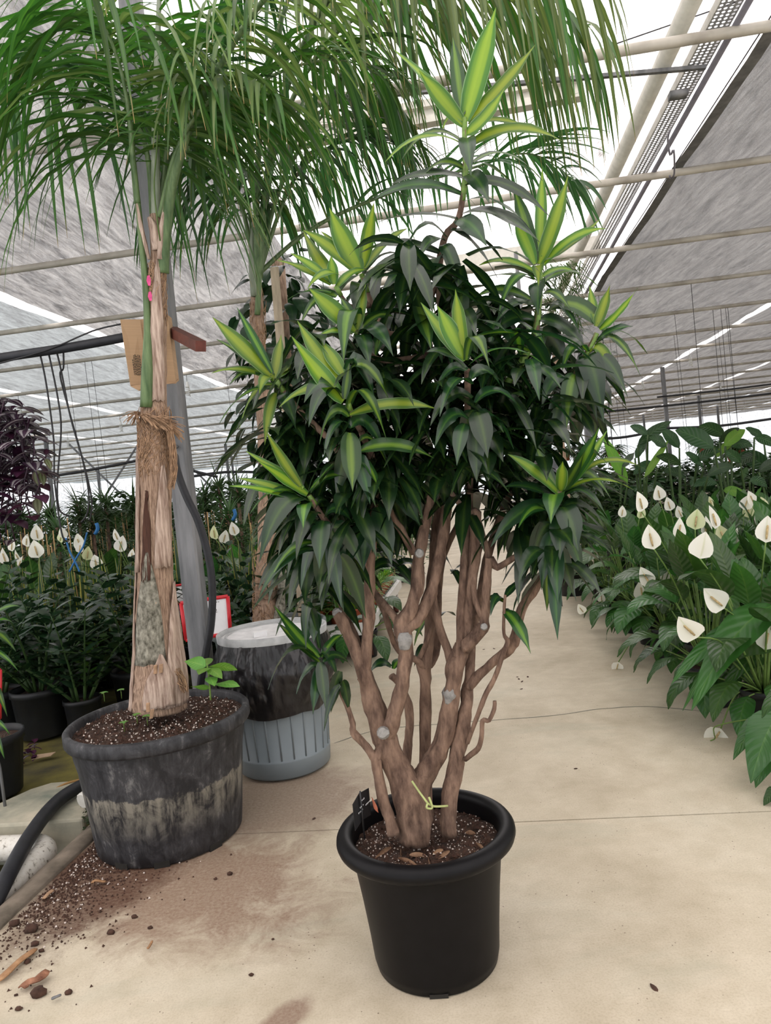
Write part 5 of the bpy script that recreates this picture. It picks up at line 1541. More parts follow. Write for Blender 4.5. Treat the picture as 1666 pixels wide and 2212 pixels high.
chip([(45, 2132, .004), (60, 2118, .008), (80, 2112, .01), (98, 2096, .006)], 0.016, M_pch2, 'curled reddish bark flake beside the orange-tan strip', 0.016, 0.5)
chip([(93, 1942, 0), (102, 1933, .003), (113, 1923, 0)], 0.008, M_weave, 'small pale tan bark flake in the spilled soil')
chip([(199, 1908, .004), (206, 1902, .008), (228, 1905, 0)], 0.008, M_pch, 'curled tan bark flake lying in the spilled soil')
chip([(112, 2158, 0), (122, 2154, .002), (131, 2150, 0)], 0.004, M_galv, 'thin grey bark sliver beside a soil clod')
chip([(319, 2050, 0), (324, 2044, 0), (329, 2034, 0)], 0.003, M_pch, 'tiny orange straw on the open floor')
for x, y in [(1065, 1400), (1048, 1402), (1090, 1408), (1120, 1465), (1130, 1470), (1115, 1462), (1130, 1487), (1140, 1460), (812, 1415), (676, 1390), (676, 1770), (1405, 2124), (1240, 1660)]:
    mb = MB()
    p = G(x, y, 0.004)
    a = R(0, 6)
    mb.blade(hang(p, V((math.cos(a), math.sin(a), 0.3)), R(0.02, 0.04), 0.9, 5), lambda t: 0.007 * math.sin(math.pi * min(1, t + .08)), V((-math.sin(a), math.cos(a), 0)), 0.4)
    tag(mb.obj('dry_leaf', M_crumb), 'small dark dry leaf fallen on the aisle floor', 'leaf', 'dry leaves on the aisle')

# ================================================================ SECOND PALM BEHIND THE BIN
Y2 = 4.55
P2C = V((A(580, 1345, Y2).x, Y2, 0.0))
PALM2 = thing('potted_palm', 'tall palm with weeping fronds in a pot behind the grey bin', 'potted plant', P2C)
M_gpot = mat('grey_green_pot', (0.13, 0.15, 0.15), 0.6, 0.2, 10)
big_pot(PALM2, P2C, 0.29, 0.37, 0.535, M_gpot, 48)
tr2 = [(578, 1365, 32), (578, 1330, 30), (579, 1250, 27), (580, 1150, 23), (578, 1050, 20), (575, 950, 18), (568, 860, 16), (561, 770, 14), (557, 690, 14), (554, 630, 12), (552, 580, 10)]
pth = smooth_path([A(x, y, Y2) for x, y, r in tr2], 4)
mb = MB()
mb.tube(pth, lerp_list([r * Y2 / F for x, y, r in tr2], len(pth)), 22, 0, True, 0.14, 5)
mb.obj('trunk', M_fibre, PALM2)
mb = MB()
for k in range(260):
    y0 = R(640, 780) if k < 120 else R(1180, 1330)
    cx, r0 = (557, 15) if k < 120 else (577, 29)
    a0 = R(-190, 10)
    st = R(-50, 50)
    pts = [A(cx, y0 + q * R(2, 8), Y2) + V((math.cos(math.radians(a0 + st * q / 3)), math.sin(math.radians(a0 + st * q / 3)), 0)) * ((r0 + R(0.5, 3)) * Y2 / F) for q in range(4)]
    mb.tube(pts, 0.002, 4, cap=False)
o = mb.obj('fibre_cloth', M_weave, PALM2)
o['kind'] = 'stuff'
for pts, r, m in (([(556, 680), (560, 600), (562, 520), (568, 430)], 6, M_petiole), ([(550, 640), (545, 560), (548, 480)], 8, M_petgrey), ([(600, 1345), (610, 1290), (612, 1250), (606, 1210)], 12, M_lichen)):
    mb = MB()
    q = smooth_path([A(x, y, Y2 - 0.06) for x, y in pts], 4)
    mb.tube(q, lerp_list([r * Y2 / F, r * Y2 / F, r * 0.5 * Y2 / F], len(q)), 10)
    mb.obj('petiole', m, PALM2)
F2 = [
 ([(560, 600, 4.5), (572, 420, 4.4), (610, 220, 4.2), (690, 30, 3.9), (800, -90, 3.6), (950, -150, 3.35), (1100, -130, 3.2), (1270, -70, 3.1)], 0.024, 40, 1.05, 3.4, 0.36, M_frondL, M_petiole, M_frond),
 ([(556, 600, 4.5), (556, 380, 4.35), (580, 150, 4.1), (650, -60, 3.8), (780, -180, 3.5), (900, -170, 3.3)], 0.022, 34, 1.05, 3.4, 0.32, M_frondL, M_petiole, M_frond),
 ([(560, 590, 4.55), (600, 420, 4.5), (680, 270, 4.4), (770, 200, 4.3), (860, 230, 4.25)], 0.018, 40, 0.75, 2.4, 0.2, M_frond, M_petiole, M_frondD),
 ([(552, 590, 4.55), (520, 440, 4.5), (460, 360, 4.4), (395, 350, 4.35), (330, 400, 4.3)], 0.016, 36, 0.7, 2.2, 0.2, M_frondD, M_petiole, M_frond),
 ([(556, 590, 4.55), (530, 400, 4.55), (480, 220, 4.5), (400, 110, 4.45), (300, 90, 4.4)], 0.016, 40, 0.75, 2.2, 0.2, M_frondD, M_petiole, M_frond),
 ([(560, 590, 4.6), (680, 490, 4.75), (860, 410, 4.9), (1030, 360, 5.0), (1115, 333, 5.05), (1175, 342, 5.05), (1245, 395, 5.0)], 0.016, 46, 0.62, 1.0, 0.25, M_frondD, M_petiole),
 ([(558, 590, 4.6), (600, 300, 4.6), (700, 100, 4.4), (840, 0, 4.1), (1000, -30, 3.9), (1150, 20, 3.8), (1260, 60, 3.7)], 0.020, 36, 1.0, 3.3, 0.3, M_frond, M_petiole, M_frondL),
 ([(560, 590, 4.6), (640, 380, 4.6), (760, 300, 4.7), (880, 320, 4.8)], 0.016, 34, 0.7, 2.2, 0.2, M_frondD, M_petiole),
]
build_fronds(PALM2, F2, 298, 0.0135)

# ================================================================ PLANTS AROUND
M_lily = leafmat('peace_lily_leaf', [(0.0, (0.10, 0.19, 0.05)), (0.06, (0.042, 0.11, 0.026)), (1.0, (0.032, 0.092, 0.022))], 0.28, 0.28, veins=0.35, var=0.4)
M_lilyB = leafmat('peace_lily_leaf_bright', [(0.0, (0.12, 0.22, 0.05)), (0.06, (0.05, 0.135, 0.028)), (1.0, (0.042, 0.115, 0.025))], 0.32, 0.35, veins=0.3, var=0.25)
M_spathe = leafmat('white_spathe', [(0.0, (0.66, 0.68, 0.50)), (0.12, (0.80, 0.79, 0.70)), (1.0, (0.82, 0.81, 0.74))], 0.5, 0.35, var=0.1)
M_spatheG = leafmat('greenish_spathe', [(0.0, (0.45, 0.52, 0.22)), (0.2, (0.60, 0.64, 0.36)), (1.0, (0.66, 0.68, 0.45))], 0.5, 0.35, var=0.1)
M_spadix = mat('spadix', (0.45, 0.34, 0.17), 0.8, 0.3, 120, bmp=0.6)
M_dstalk = mat('dark_stalk', (0.045, 0.09, 0.025), 0.5, 0.3)
M_stalk = mat('flower_stalk', (0.13, 0.22, 0.05), 0.5, 0.2)
M_zz = leafmat('glossy_dark_leaf', [(0.0, (0.035, 0.075, 0.022)), (0.08, (0.018, 0.048, 0.018)), (1.0, (0.013, 0.038, 0.015))], 0.26, 0.15, var=0.4)
M_zzB = leafmat('fresh_green_leaf', [(0.0, (0.12, 0.26, 0.04)), (1.0, (0.07, 0.19, 0.03))], 0.3, 0.3, var=0.15)
M_snake = leafmat('snake_plant_leaf', [(0.0, (0.03, 0.075, 0.03)), (0.70, (0.03, 0.075, 0.03)), (0.76, (0.40, 0.36, 0.06)), (1.0, (0.46, 0.41, 0.08))], 0.4, 0.15, var=0.2, lines=0)
M_shrub = leafmat('small_shrub_leaf', [(0.0, (0.05, 0.10, 0.028)), (1.0, (0.026, 0.066, 0.018))], 0.5, 0.25, var=0.35, spec=0.3)
M_spike = leafmat('narrow_dracaena_leaf', [(0.0, (0.075, 0.135, 0.045)), (1.0, (0.04, 0.085, 0.03))], 0.45, 0.25, var=0.3)
M_bird = leafmat('paddle_leaf', [(0.0, (0.12, 0.20, 0.07)), (0.05, (0.03, 0.075, 0.024)), (1.0, (0.024, 0.062, 0.02))], 0.34, 0.28, veins=0.35, var=0.3)
M_birdL = leafmat('young_paddle_leaf', [(0.0, (0.25, 0.40, 0.06)), (0.06, (0.15, 0.33, 0.04)), (1.0, (0.12, 0.29, 0.03))], 0.4, 0.4, veins=0.3, var=0.1)
M_trad = leafmat('purple_striped_leaf', [(0.0, (0.035, 0.014, 0.032)), (0.25, (0.03, 0.013, 0.028)), (0.36, (0.24, 0.225, 0.23)), (0.64, (0.19, 0.175, 0.18)), (0.72, (0.022, 0.010, 0.022)), (1.0, (0.03, 0.010, 0.028))], 0.35, 0.2, var=0.35, lines=0)
M_tradP = leafmat('purple_leaf_underside', [(0.0, (0.065, 0.018, 0.045)), (1.0, (0.036, 0.010, 0.027))], 0.4, 0.3, var=0.4)
M_tradG = leafmat('olive_striped_leaf', [(0.0, (0.07, 0.08, 0.025)), (0.4, (0.20, 0.22, 0.12)), (0.7, (0.07, 0.08, 0.03)), (1.0, (0.10, 0.03, 0.05))], 0.4, 0.3, var=0.2, lines=0)
M_terra = mat('terracotta_plastic', (0.36, 0.085, 0.04), 0.5, 0.15)
M_npot = mat('nursery_pot_black', (0.012, 0.013, 0.015), 0.5, 0.3)
M_stick = mat('bamboo_stick', (0.42, 0.27, 0.12), 0.7, 0.2)
M_wood = mat('pale_plank', (0.45, 0.37, 0.27), 0.8, 0.25, 30, (1, 1, 0.2))
M_white = mat('white_paint', (0.68, 0.68, 0.66), 0.5, 0.08)

def pot_data(r, h, m, name='pot', soil=True):
    mb = MB()
    mb.lathe([(0, 0), (r * 0.78, 0), (r * 0.8, 0.006), (r * 0.95, h * 0.86), (r, h * 0.87), (r, h), (r * 0.94, h), (r * 0.93, h * 0.86)], 20)
    a = mb.data(name, [m])
    mb = MB()
    mb.disc((0, 0, h * 0.88), r * 0.94, 16, 0, 3, 0.008, 30)
    return a, mb.data('soil', [M_soil])
POT_S = pot_data(0.115, 0.21, M_npot)
POT_Z = pot_data(0.17, 0.30, M_npot)
POT_T = pot_data(0.065, 0.11, M_terra)
def add_pot(t, pd):
    p = link(pd[0], 'pot', t)
    link(pd[1], 'soil', t)
    return p
# ---- peace lily leaves: a stalk that carries a pointed oval blade
def lily_leaf(el, pet, L, w, droop, seed):
    mb = MB()
    e = math.radians(el)
    d = V((math.cos(e), 0, math.sin(e)))
    p1 = hang(V((0.02, 0, 0)), d, pet, 0.25, 5)
    mb.tube(p1, [0.006, 0.0055, 0.005, 0.0045, 0.004, 0.0035], 5, 1)
    d2 = (p1[-1] - p1[-2]).normalized()
    p2 = hang(p1[-1], d2, L, droop, 9)
    mb.blade(p2, lambda q: w * max(0.015, math.sin(math.pi * q ** 0.8) ** 0.85 if q < 1 else 0) * (1 - 0.25 * q), V((0, -1, 0)), 0.16, 0, seed, 0.004, 2, 0.15)
    return mb
LLV = []
for el, pet, L, w, dr, sd in [(84, 0.44, 0.28, 0.084, 1.7, 0.2), (76, 0.42, 0.30, 0.090, 2.2, -0.3), (68, 0.38, 0.31, 0.092, 2.3, 0.3), (58, 0.32, 0.30, 0.088, 2.2, -0.2), (46, 0.26, 0.29, 0.082, 2.0, 0.3), (34, 0.20, 0.27, 0.074, 1.8, -0.3), (80, 0.48, 0.25, 0.078, 0.9, 0.1)]:
    mb = lily_leaf(el, pet, L, w, dr, sd)
    LLV.append([mb.data('leaf', [m, M_stalk]) for m in (M_lily, M_lilyB)])
LILIES = []
def lily(p, label, grp, n=20, sc=1.0, bright=0.25, pot=POT_S, h=0.19):
    t = thing('peace_lily', label, 'potted plant', p, grp, R(0, 6.28))
    add_pot(t, pot)
    a = R(0, 6.28)
    for k in range(n):
        a += 2.4 + R(-0.25, 0.25)
        kk = min(5, int(k / n * 6.2))
        if rnd.random() < 0.12:
            kk = 6
        me = LLV[kk][1 if rnd.random() < bright else 0]
        s = sc * R(0.85, 1.15)
        link(me, 'leaf', t, Matrix.Translation((0, 0, h)) @ Matrix.Rotation(a, 4, 'Z') @ Matrix.Scale(s, 4))
    for k in range(6):
        a += 2.4
        me = LLV[5 if k % 2 else 4][1 if rnd.random() < bright else 0]
        link(me, 'leaf', t, Matrix.Translation((0, 0, h)) @ Matrix.Rotation(a, 4, 'Z') @ Matrix.Rotation(R(0.1, 0.5), 4, 'Y') @ Matrix.Scale(sc * R(0.75, 1.0), 4))
    LILIES.append((t, p))
    return t
LBL = 'potted peace lily in the dense flowering block beside the aisle'
NUM = 'one two three four five six seven eight nine'.split()
LG = 'peace lilies in the block beside the aisle'
for j in range(10):
    for i in range(8):
        u = 1.17 + 0.44 * i + R(-0.05, 0.05) + (0.1 if j % 2 else 0)
        v = 3.02 + 0.47 * j + R(-0.05, 0.05)
        if j == 0 and i < 1:
            continue
        p = S(u, v, 0)
        x, y = PX(p + V((0, 0, 0.5)))
        if x > 1720 or (i > 4 and j < 4):
            continue
        lily(p, ('peace lily at the aisle edge of the flowering block, %s counted along the edge' % ORD[j]) if i == 0 else 'peace lily in the flowering block, row %s from the aisle, %s along it' % (NUM[i], ORD[j]), LG if i else 'peace lilies along the aisle edge', 26 if j < 4 else 21 if j < 6 else 17, 1.0 + 0.05 * (i > 1), 0.28)
def flower(x, y, size, kind=0, lean=0.0, Y=None):
    Y = Y or max(2.8, min(5.6, 0.104 * F / size))
    c = A(x, y, Y)
    t, p = min(LILIES, key=lambda q: (q[1] - V((c.x, c.y + 0.1, 0))).length)
    s = size * 1.18 * Y / F
    base = c - V((0, 0, s * 0.5))
    st = MB()
    b0 = p + V((R(-.03, .03), R(-.03, .03), 0.2))
    st.tube(smooth_path([b0, (b0 * 0.45 + base * 0.55) + V((0, 0, 0.08)), base], 4), 0.0035, 5)
    so = st.obj('flower_stalk', M_stalk, t)
    mb = MB()
    w = s * R(0.36, 0.46)
    d = V((R(-.35, .35) + lean, R(-.3, .3), 1 if kind < 3 else -0.8)).normalized()
    f = V((R(-.7, .7), -1, 0.25)) if kind != 1 else V((R(-.5, .5), 1, 0.2))
    sd = d.cross(f).normalized()
    pth = hang(base, d, s * 1.02, -0.25 if kind < 3 else 0.3, 8)
    mb.blade(pth, lambda q: w * max(0.02, math.sin(math.pi * min(1, q ** 0.62)) ** 0.8 if q < 1 else 0), sd, 0.4, 0, R(-0.3, 0.3), 0, 2, 0.1)
    mb.obj('spathe', M_spatheG if kind == 2 else M_spathe, so)
    mb = MB()
    nrm = sd.cross(d)
    q = base + d * (s * 0.12) + (f.normalized()) * (s * 0.10)
    mb.tube([q, q + d * s * 0.15, q + d * (s * 0.5), q + d * s * 0.54], [s * 0.03, s * 0.045, s * 0.04, s * 0.01], 7)
    mb.obj('spadix', M_spadix, so)
for r in [(1384, 1083, 38), (1424, 1064, 28), (1448, 1088, 26), (1474, 1105, 24, 0), (1500, 1122, 38, 2), (1520, 1135, 34), (1543, 1117, 44), (1411, 1160, 46), (1460, 1140, 40, 0, 0.5), (1510, 1178, 50, 1), (1580, 1130, 28), (1588, 1163, 38, 1), (1652, 1143, 50), (1606, 1085, 28, 0, .5), (1627, 1075, 28), (1617, 1102, 28, 2), (1632, 1115, 32, 0, .4), (1652, 1085, 22, 2), (1387, 1275, 34), (1405, 1243, 38, 0, -.5), (1435, 1240, 30, 1), (1457, 1285, 30, 0, .6), (1563, 1285, 50, 0, -.8), (1505, 1345, 55, 0, -.9), (1540, 1380, 38, 0, .1), (1650, 1375, 50, 0, .4), (1262, 1313, 20, 0, -.7, 5.6), (1623, 1218, 30), (1335, 1415, 26, 3, 0, 4.6), (1555, 1545, 50, 3, -0.7, 3.3), (1596, 1525, 36, 3, 0.2, 3.6), (1380, 1105, 26, 2), (1341, 1105, 22), (1568, 1153, 38, 2, -.4), (1535, 1085, 22, 2), (1433, 1230, 28), (1300, 1290, 20), (1480, 1245, 26), (1545, 1222, 30, 0, .6), (1640, 1250, 30, 2)]:
    flower(*r)
# big near leaves leaning out over the aisle
def traced(t, rows, m, name='leaf', veil=0.12, k=2):
    for bx, by, tx, ty, w, bow, Y0, Y1 in rows:
        b, e = A(bx, by, Y0), A(tx, ty, Y1)
        mid = (b + e) * 0.5 + ZUP * (bow * 2 * Y0 / F)
        pth = bez(b, mid, e, 10)
        d = (e - b).normalized()
        face = ((ORG - b).normalized() * 0.75 + ZUP * 0.7).normalized()
        sd = d.cross(face).normalized()
        mb = MB()
        ww = w * Y0 / F
        mb.blade(pth, lambda q: ww * max(0.015, math.sin(math.pi * q ** 0.8) ** 0.85 if q < 1 else 0) * (1 - 0.2 * q), sd, veil, 0, R(-0.25, 0.25), 0.003, 2, 0.12)
        mb.obj(name, m, t)
near = min(LILIES, key=lambda q: (q[1] - A(1640, 1560, 3.2)).length)[0]
traced(near, [(1690, 1300, 1494, 1535, 46, 44, 3.25, 3.0), (1665, 1345, 1450, 1478, 28, 34, 3.35, 3.2), (1700, 1350, 1475, 1535, 24, 60, 3.4, 3.2), (1680, 1395, 1560, 1440, 40, 24, 3.3, 3.2), (1690, 1430, 1560, 1500, 26, 40, 3.4, 3.3)], M_lilyB)
PN = S(1.36, 2.72, 0)
t0 = lily(PN, 'potted peace lily with big glossy leaves hanging over the floor joint', None, 8, 0.9)
traced(t0, [(1690, 1535, 1622, 1692, 46, 24, 2.75, 2.65), (1672, 1550, 1584, 1642, 24, 22, 2.8, 2.75), (1690, 1600, 1632, 1702, 30, 16, 2.8, 2.7), (1680, 1560, 1600, 1610, 18, 16, 2.85, 2.85), (1690, 1710, 1650, 1740, 18, 10, 2.6, 2.6)], M_lily)
mb = MB()
mb.tube(smooth_path([A(1630, 1552, 3.0), A(1580, 1560, 3.1), A(1545, 1570, 3.15), A(1543, 1585, 3.2), A(1545, 1595, 3.25), G(1535, 1600, 0.004)], 4), 0.003, 5)
mb.obj('runner', M_stalk, t0)

# ---- bird of paradise plants behind the lilies
YB = 8.4
ROWS = [(1543, 968, 1478, 938, 27, 6, 'd'), (1468, 968, 1438, 936, 17, 4, 'd'), (1378, 962, 1434, 922, 16, 4, 'd'), (1440, 965, 1412, 950, 16, 4, 'd'), (1566, 942, 1522, 926, 18, 6, 'd'), (1555, 956, 1588, 932, 13, 4, 'd'), (1566, 964, 1600, 936, 17, 4, 'l'), (1545, 990, 1588, 948, 11, 3, 'l'), (1662, 1014, 1612, 988, 24, 6, 'd'), (1630, 945, 1668, 962, 14, 6, 'd'), (1392, 1032, 1432, 970, 10, 0, 'l'), (1372, 990, 1392, 962, 14, 2, 'd'), (1505, 996, 1545, 980, 16, 6, 'd'), (1530, 1028, 1574, 1014, 15, 8, 'd'), (1480, 1032, 1444, 1022, 17, 6, 'd'), (1580, 966, 1616, 966, 14, 8, 'd'), (1562, 1060, 1606, 1076, 14, 8, 'l'), (1356, 1046, 1316, 966, 17, 0, 'l'), (1420, 1010, 1380, 1022, 16, 10, 'd'), (1470, 1005, 1430, 990, 14, 6, 'd'), (1600, 1000, 1575, 980, 14, 4, 'd'), (1640, 985, 1600, 1005, 14, 8, 'd'), (1520, 1010, 1490, 985, 14, 4, 'd'), (1400, 940, 1370, 925, 12, 4, 'd'), (1650, 950, 1620, 930, 14, 4, 'd'), (1550, 1045, 1510, 1050, 14, 8, 'd'), (1620, 1040, 1650, 1050, 14, 8, 'd'), (1345, 1010, 1365, 985, 12, 2, 'd'), (1430, 1050, 1400, 1065, 14, 8, 'd'), (1640, 1020, 1680, 1000, 14, 6, 'd')]
SBL = [1340, 1395, 1450, 1505, 1560, 1615, 1660]
birds = []
for x in SBL:
    g = G(x, 1150 - (x - 1340) * 0.05, 0.0)
    g = V((A(x, 1100, YB).x, YB + R(-.2, .3), 0))
    t = thing('bird_of_paradise', 'tall paddle-leaved plant behind the peace lilies, %s counted from the aisle' % ORD[len(birds)], 'potted plant', g, 'paddle-leaved plants behind the peace lilies')
    add_pot(t, POT_Z)
    birds.append((x, g, t))
for i, (bx, by, tx, ty, w, bow, c) in enumerate(ROWS):
    Y = YB - 0.4 + 0.5 * ((i * 37) % 10) / 10
    x, g, t = min(birds, key=lambda q: abs(q[0] - bx))
    b, e = A(bx, by, Y), A(tx, ty, Y + R(-.15, .15))
    e = e + (e - b) * 0.30
    mid = (b + e) * 0.5 + ZUP * (bow * 2 * Y / F)
    mb = MB()
    d = (e - b).normalized()
    sd = d.cross(((ORG - b).normalized() + ZUP * 0.3).normalized()).normalized()
    ww = w * 0.78 * Y / F
    sd = Matrix.Rotation(R(-0.7, 0.7), 3, d) @ sd
    mb.blade(bez(b, mid, e, 9), lambda q: ww * max(0.02, math.sin(math.pi * q ** 0.85) ** 0.75 if q < 1 else 0), sd, 0.18, 0, R(-.2, .2), 0.006, 2, 0.1)
    mb.tube(smooth_path([g + V((R(-.05, .05), 0, 0.25)), (g + V((0, 0, 0.2))).lerp(b, 0.55) + V((0, 0, 0.05)), b], 4), [0.013] * 7 + [0.010] * 2, 6, 1)
    mb.obj('leaf', [M_birdL if c == 'l' else M_bird, M_dstalk], t)

# ---- generic bushes
def bush(name, label, cat, grp, p, h, r, n, L, w, m, h0=0.2, droop=0.8, pot=True, stakes=0, up=0.3):
    t = thing(name, label, cat, p, grp)
    mb = MB()
    for k in range(n):
        a, q, zz = R(0, 6.28), r * math.sqrt(R(0.05, 1)), R(0, 1) ** 0.8
        c = p + V((q * math.cos(a) * (1 - 0.35 * zz), q * math.sin(a) * (1 - 0.35 * zz), h0 + (h - h0) * zz))
        d = V((math.cos(a + R(-.9, .9)), math.sin(a + R(-.9, .9)), R(-0.2, 0.6) + up)).normalized()
        pth = hang(c, d, L * R(0.7, 1.2), droop, 3)
        sd = d.cross(ZUP).normalized()
        mb.blade(pth, lambda x: w * (0.25, 1, 0.8, 0.05)[min(3, int(x * 3 + 0.5))], sd, 0.2)
    mb.obj('foliage', m, t)
    mb = MB()
    for k in range(4):
        a = k * 1.7
        mb.tube([p + V((0, 0, -0.01)), p + V((math.cos(a) * r * 0.5, math.sin(a) * r * 0.5, h * 0.75))], 0.008, 5)
    mb.obj('stem', M_stalk, t)
    if pot:
        link(POT_S[0], 'pot', t)
    for k in range(stakes):
        mb = MB()
        q = p + V((R(-r, r) * 0.5, R(-r, r) * 0.5, 0.1))
        mb.tube([q, q + V((R(-.04, .04), 0, h * R(0.95, 1.15)))], 0.006, 5)
        mb.obj('bamboo_stake', M_stick, t)
    return t
for k in range(34):
    v = 8.2 + 3.8 * ((k * 0.618) % 1.0)
    u = 1.3 + 6.2 * ((k * 0.7548) % 1.0)
    bush('leafy_plant', 'dark leafy nursery plant behind the paddle-leaved plants', 'plant', 'leafy plants behind the paddle leaves', S(u, v, 0), R(0.9, 1.2), 0.36, 170, 0.2, 0.055, M_bird if k % 3 else M_shrub)
# ---- glossy dark plants beside the palm pot
ZL = MB()
ovate(ZL, V((0, 0, 0)), V((1, 0, 0.15)), 0.112, 0.029, 0.5, cols=1, seg=5)
ZLD, ZLB = ZL.data('leaflet', [M_zz]), None
zb = MB()
zb.v, zb.f, zb.t, zb.m = ZL.v, ZL.f, ZL.t, ZL.m
ZLB = zb.data('leaflet', [M_zzB])
def zz(p, label, ns, H, objs, pot=POT_Z, grp=None, h=0.26, bright=-1):
    t = thing('glossy_dark_plant', label, 'potted plant', p, grp)
    add_pot(t, pot)
    for s in range(ns):
        a = s * 2.4 + R(-.3, .3)
        el = R(0.95, 1.4) if s < ns * 0.7 else R(0.6, 0.95)
        L = H * R(0.75, 1.08)
        d = V((math.cos(a) * math.cos(el), math.sin(a) * math.cos(el), math.sin(el)))
        pth = hang(V((math.cos(a) * 0.05, math.sin(a) * 0.05, h)), d, L, R(0.4, 0.9), 9)
        mb = MB()
        mb.tube(pth, [0.010 * (1 - 0.7 * i / 9) for i in range(10)], 6)
        br = s == bright
        nl = 10
        pieces = []
        for i in range(nl):
            x = 0.16 + 0.82 * i / (nl - 1)
            j = min(8, int(x * 9))
            c = pth[j].lerp(pth[j + 1], x * 9 - j)
            tg = (pth[j + 1] - pth[j]).normalized()
            sd = tg.cross(ZUP).normalized() if abs(tg.z) < 0.97 else V((1, 0, 0))
            for sg in (-1, 1):
                dd = (sd * sg * 0.9 + tg * 0.55 + V((0, 0, R(-.1, .3)))).normalized()
                X = dd
                Yv = ZUP.cross(X)
                Yv = Yv.normalized() if Yv.length > 0.1 else V((0, 1, 0))
                Zv = X.cross(Yv)
                sc = R(0.8, 1.2) * (1.1 - 0.3 * abs(x - 0.5))
                pieces.append(Matrix(((X.x, Yv.x, Zv.x, c.x), (X.y, Yv.y, Zv.y, c.y), (X.z, Yv.z, Zv.z, c.z), (0, 0, 0, 1))) @ Matrix.Rotation(R(-.4, .4), 4, 'X') @ Matrix.Scale(sc, 4))
        if objs:
            so = mb.obj('stalk', M_dstalk, t, local=True)
            for M in pieces:
                link(ZLB if br else ZLD, 'leaflet', so, M)
        else:
            for M in pieces:
                mb.add([M @ V(q) for q in ZL.v], ZL.f, ZL.t, 1)
            mb.obj('stalk', [M_dstalk, M_zz], t, local=True)
zz(G(95, 1585), 'glossy dark-leaved plant in the black pot with a pale drip, beside the mossy strip', 10, 0.75, True, bright=9)
zz(G(185, 1578), 'glossy dark-leaved plant in a narrow black pot close to the palm pot', 8, 0.72, True, POT_S, None, 0.19, 6)
zz(G(5, 1590), 'glossy dark-leaved plant beside the heap of purple leaves', 8, 0.72, True)
for i, (u, v) in enumerate([(-2.35, 4.55), (-2.9, 4.5), (-1.85, 4.75), (-3.45, 4.7), (-2.6, 5.0), (-2.1, 5.2), (-3.1, 5.1), (-1.6, 5.15), (-3.8, 5.0), (-1.35, 4.6)]):
    zz(S(u, v, -0.02), 'glossy dark-leaved plant in the crowd behind the palm pot', 10, 0.8, i < 1, POT_Z, 'glossy dark plants behind the palm pot')
# ---- lilies, snake plants, shrubs and spiky dracaenas behind
n0 = len(LILIES)
LL = []
for u, v in [(-3.9, 5.9), (-3.4, 6.1), (-2.9, 6.0), (-2.4, 6.1), (-4.4, 6.1), (-1.9, 6.0), (-1.45, 5.75), (-1.5, 6.3), (-1.1, 6.1), (-0.95, 5.6), (-3.0, 6.5), (-2.2, 6.5)]:
    lily(S(u, v, 0), 'peace lily growing behind the glossy dark plants', 'peace lilies behind the glossy dark plants', 14, 1.1, 0.35)
save = LILIES
LILIES = LILIES[n0:]
for r in [(82, 1150, 30), (57, 1167, 24), (82, 1185, 34), (45, 1200, 26), (130, 1158, 24, 2, .4), (136, 1150, 22, 1), (177, 1168, 30), (172, 1182, 22), (258, 1175, 30), (256, 1155, 24, 0, -.5), (210, 1213, 26, 0, -.5), (186, 1195, 26, 2), (14, 1200, 30), (40, 1213, 24, 0, .6), (465, 1150, 26, 2), (480, 1160, 26), (507, 1142, 26), (285, 1198, 20), (25, 1178, 22)]:
    flower(*(list(r) + [0, 0.0][len(r) - 3:] + [6.0 + R(-.2, .2)]))
LILIES = save
for i, (x, y, Y) in enumerate([(82, 1260, 5.6), (150, 1255, 5.7), (215, 1245, 5.6), (272, 1245, 5.6), (25, 1285, 5.5), (175, 1235, 6.2), (390, 1200, 5.8), (525, 1200, 5.6), (540, 1230, 5.4)]):
    g = A(x, y, Y)
    t = thing('snake_plant', 'upright snake plant with yellow-edged blades among the glossy dark plants', 'potted plant', V((g.x, g.y, 0)), 'yellow-edged snake plants')
    add_pot(t, POT_S)
    for k in range(6):
        mb = MB()
        a = k * 1.05
        b = V((math.cos(a) * 0.03, math.sin(a) * 0.03, 0.18))
        H = (g.z + R(0.12, 0.26)) - 0.18
        mb.blade(hang(b, V((math.cos(a) * R(.05, .22), math.sin(a) * R(.05, .22), 1)), H, 0.05, 8), lambda q: 0.027 * min(1, (1 - q) * 2.2 + 0.03), V((math.cos(a + 1.2), math.sin(a + 1.2), 0)), 0.3, 0, R(-.6, .6))
        mb.obj('leaf', M_snake, t, local=True)
for k in range(84):
    v = 6.9 + 3.6 * ((k * 0.618) % 1.0)
    u = -7.6 + 7.0 * ((k * 0.7548) % 1.0)
    if u > -1.15 and v < 8.3:
        u = -1.3 - R(0, 0.4)
    bush('small_leaved_shrub', 'small-leaved shrub tied to bamboo sticks in the far crowd', 'plant', 'small-leaved shrubs with bamboo sticks', S(u, v, 0), R(0.9, 1.15), 0.27, 190, 0.075, 0.024, M_shrub, stakes=1 + k % 2)
def spiky(p, H, r, n, label, grp):
    t = thing('spiky_dracaena', label, 'plant', p, grp)
    mb = MB()
    mb.tube([p, p + V((0.02, 0, H))], 0.022, 7)
    mb.obj('trunk', M_bark, t)
    mb = MB()
    for k in range(n):
        a, q = R(0, 6.28), R(0, 1)
        b = p + V((0.02, 0, H - 0.28 * q))
        el = R(0.2, 1.4) * (1 - 0.5 * q)
        d = V((math.cos(a) * math.cos(el), math.sin(a) * math.cos(el), math.sin(el)))
        mb.blade(hang(b, d, r * R(0.8, 1.15), R(0.5, 1.5), 5), lambda x: 0.013 * max(0.05, 1 - x ** 2), d.cross(ZUP).normalized(), 0.25)
    mb.obj('foliage', M_spike, t)
    link(POT_Z[0], 'pot', t)
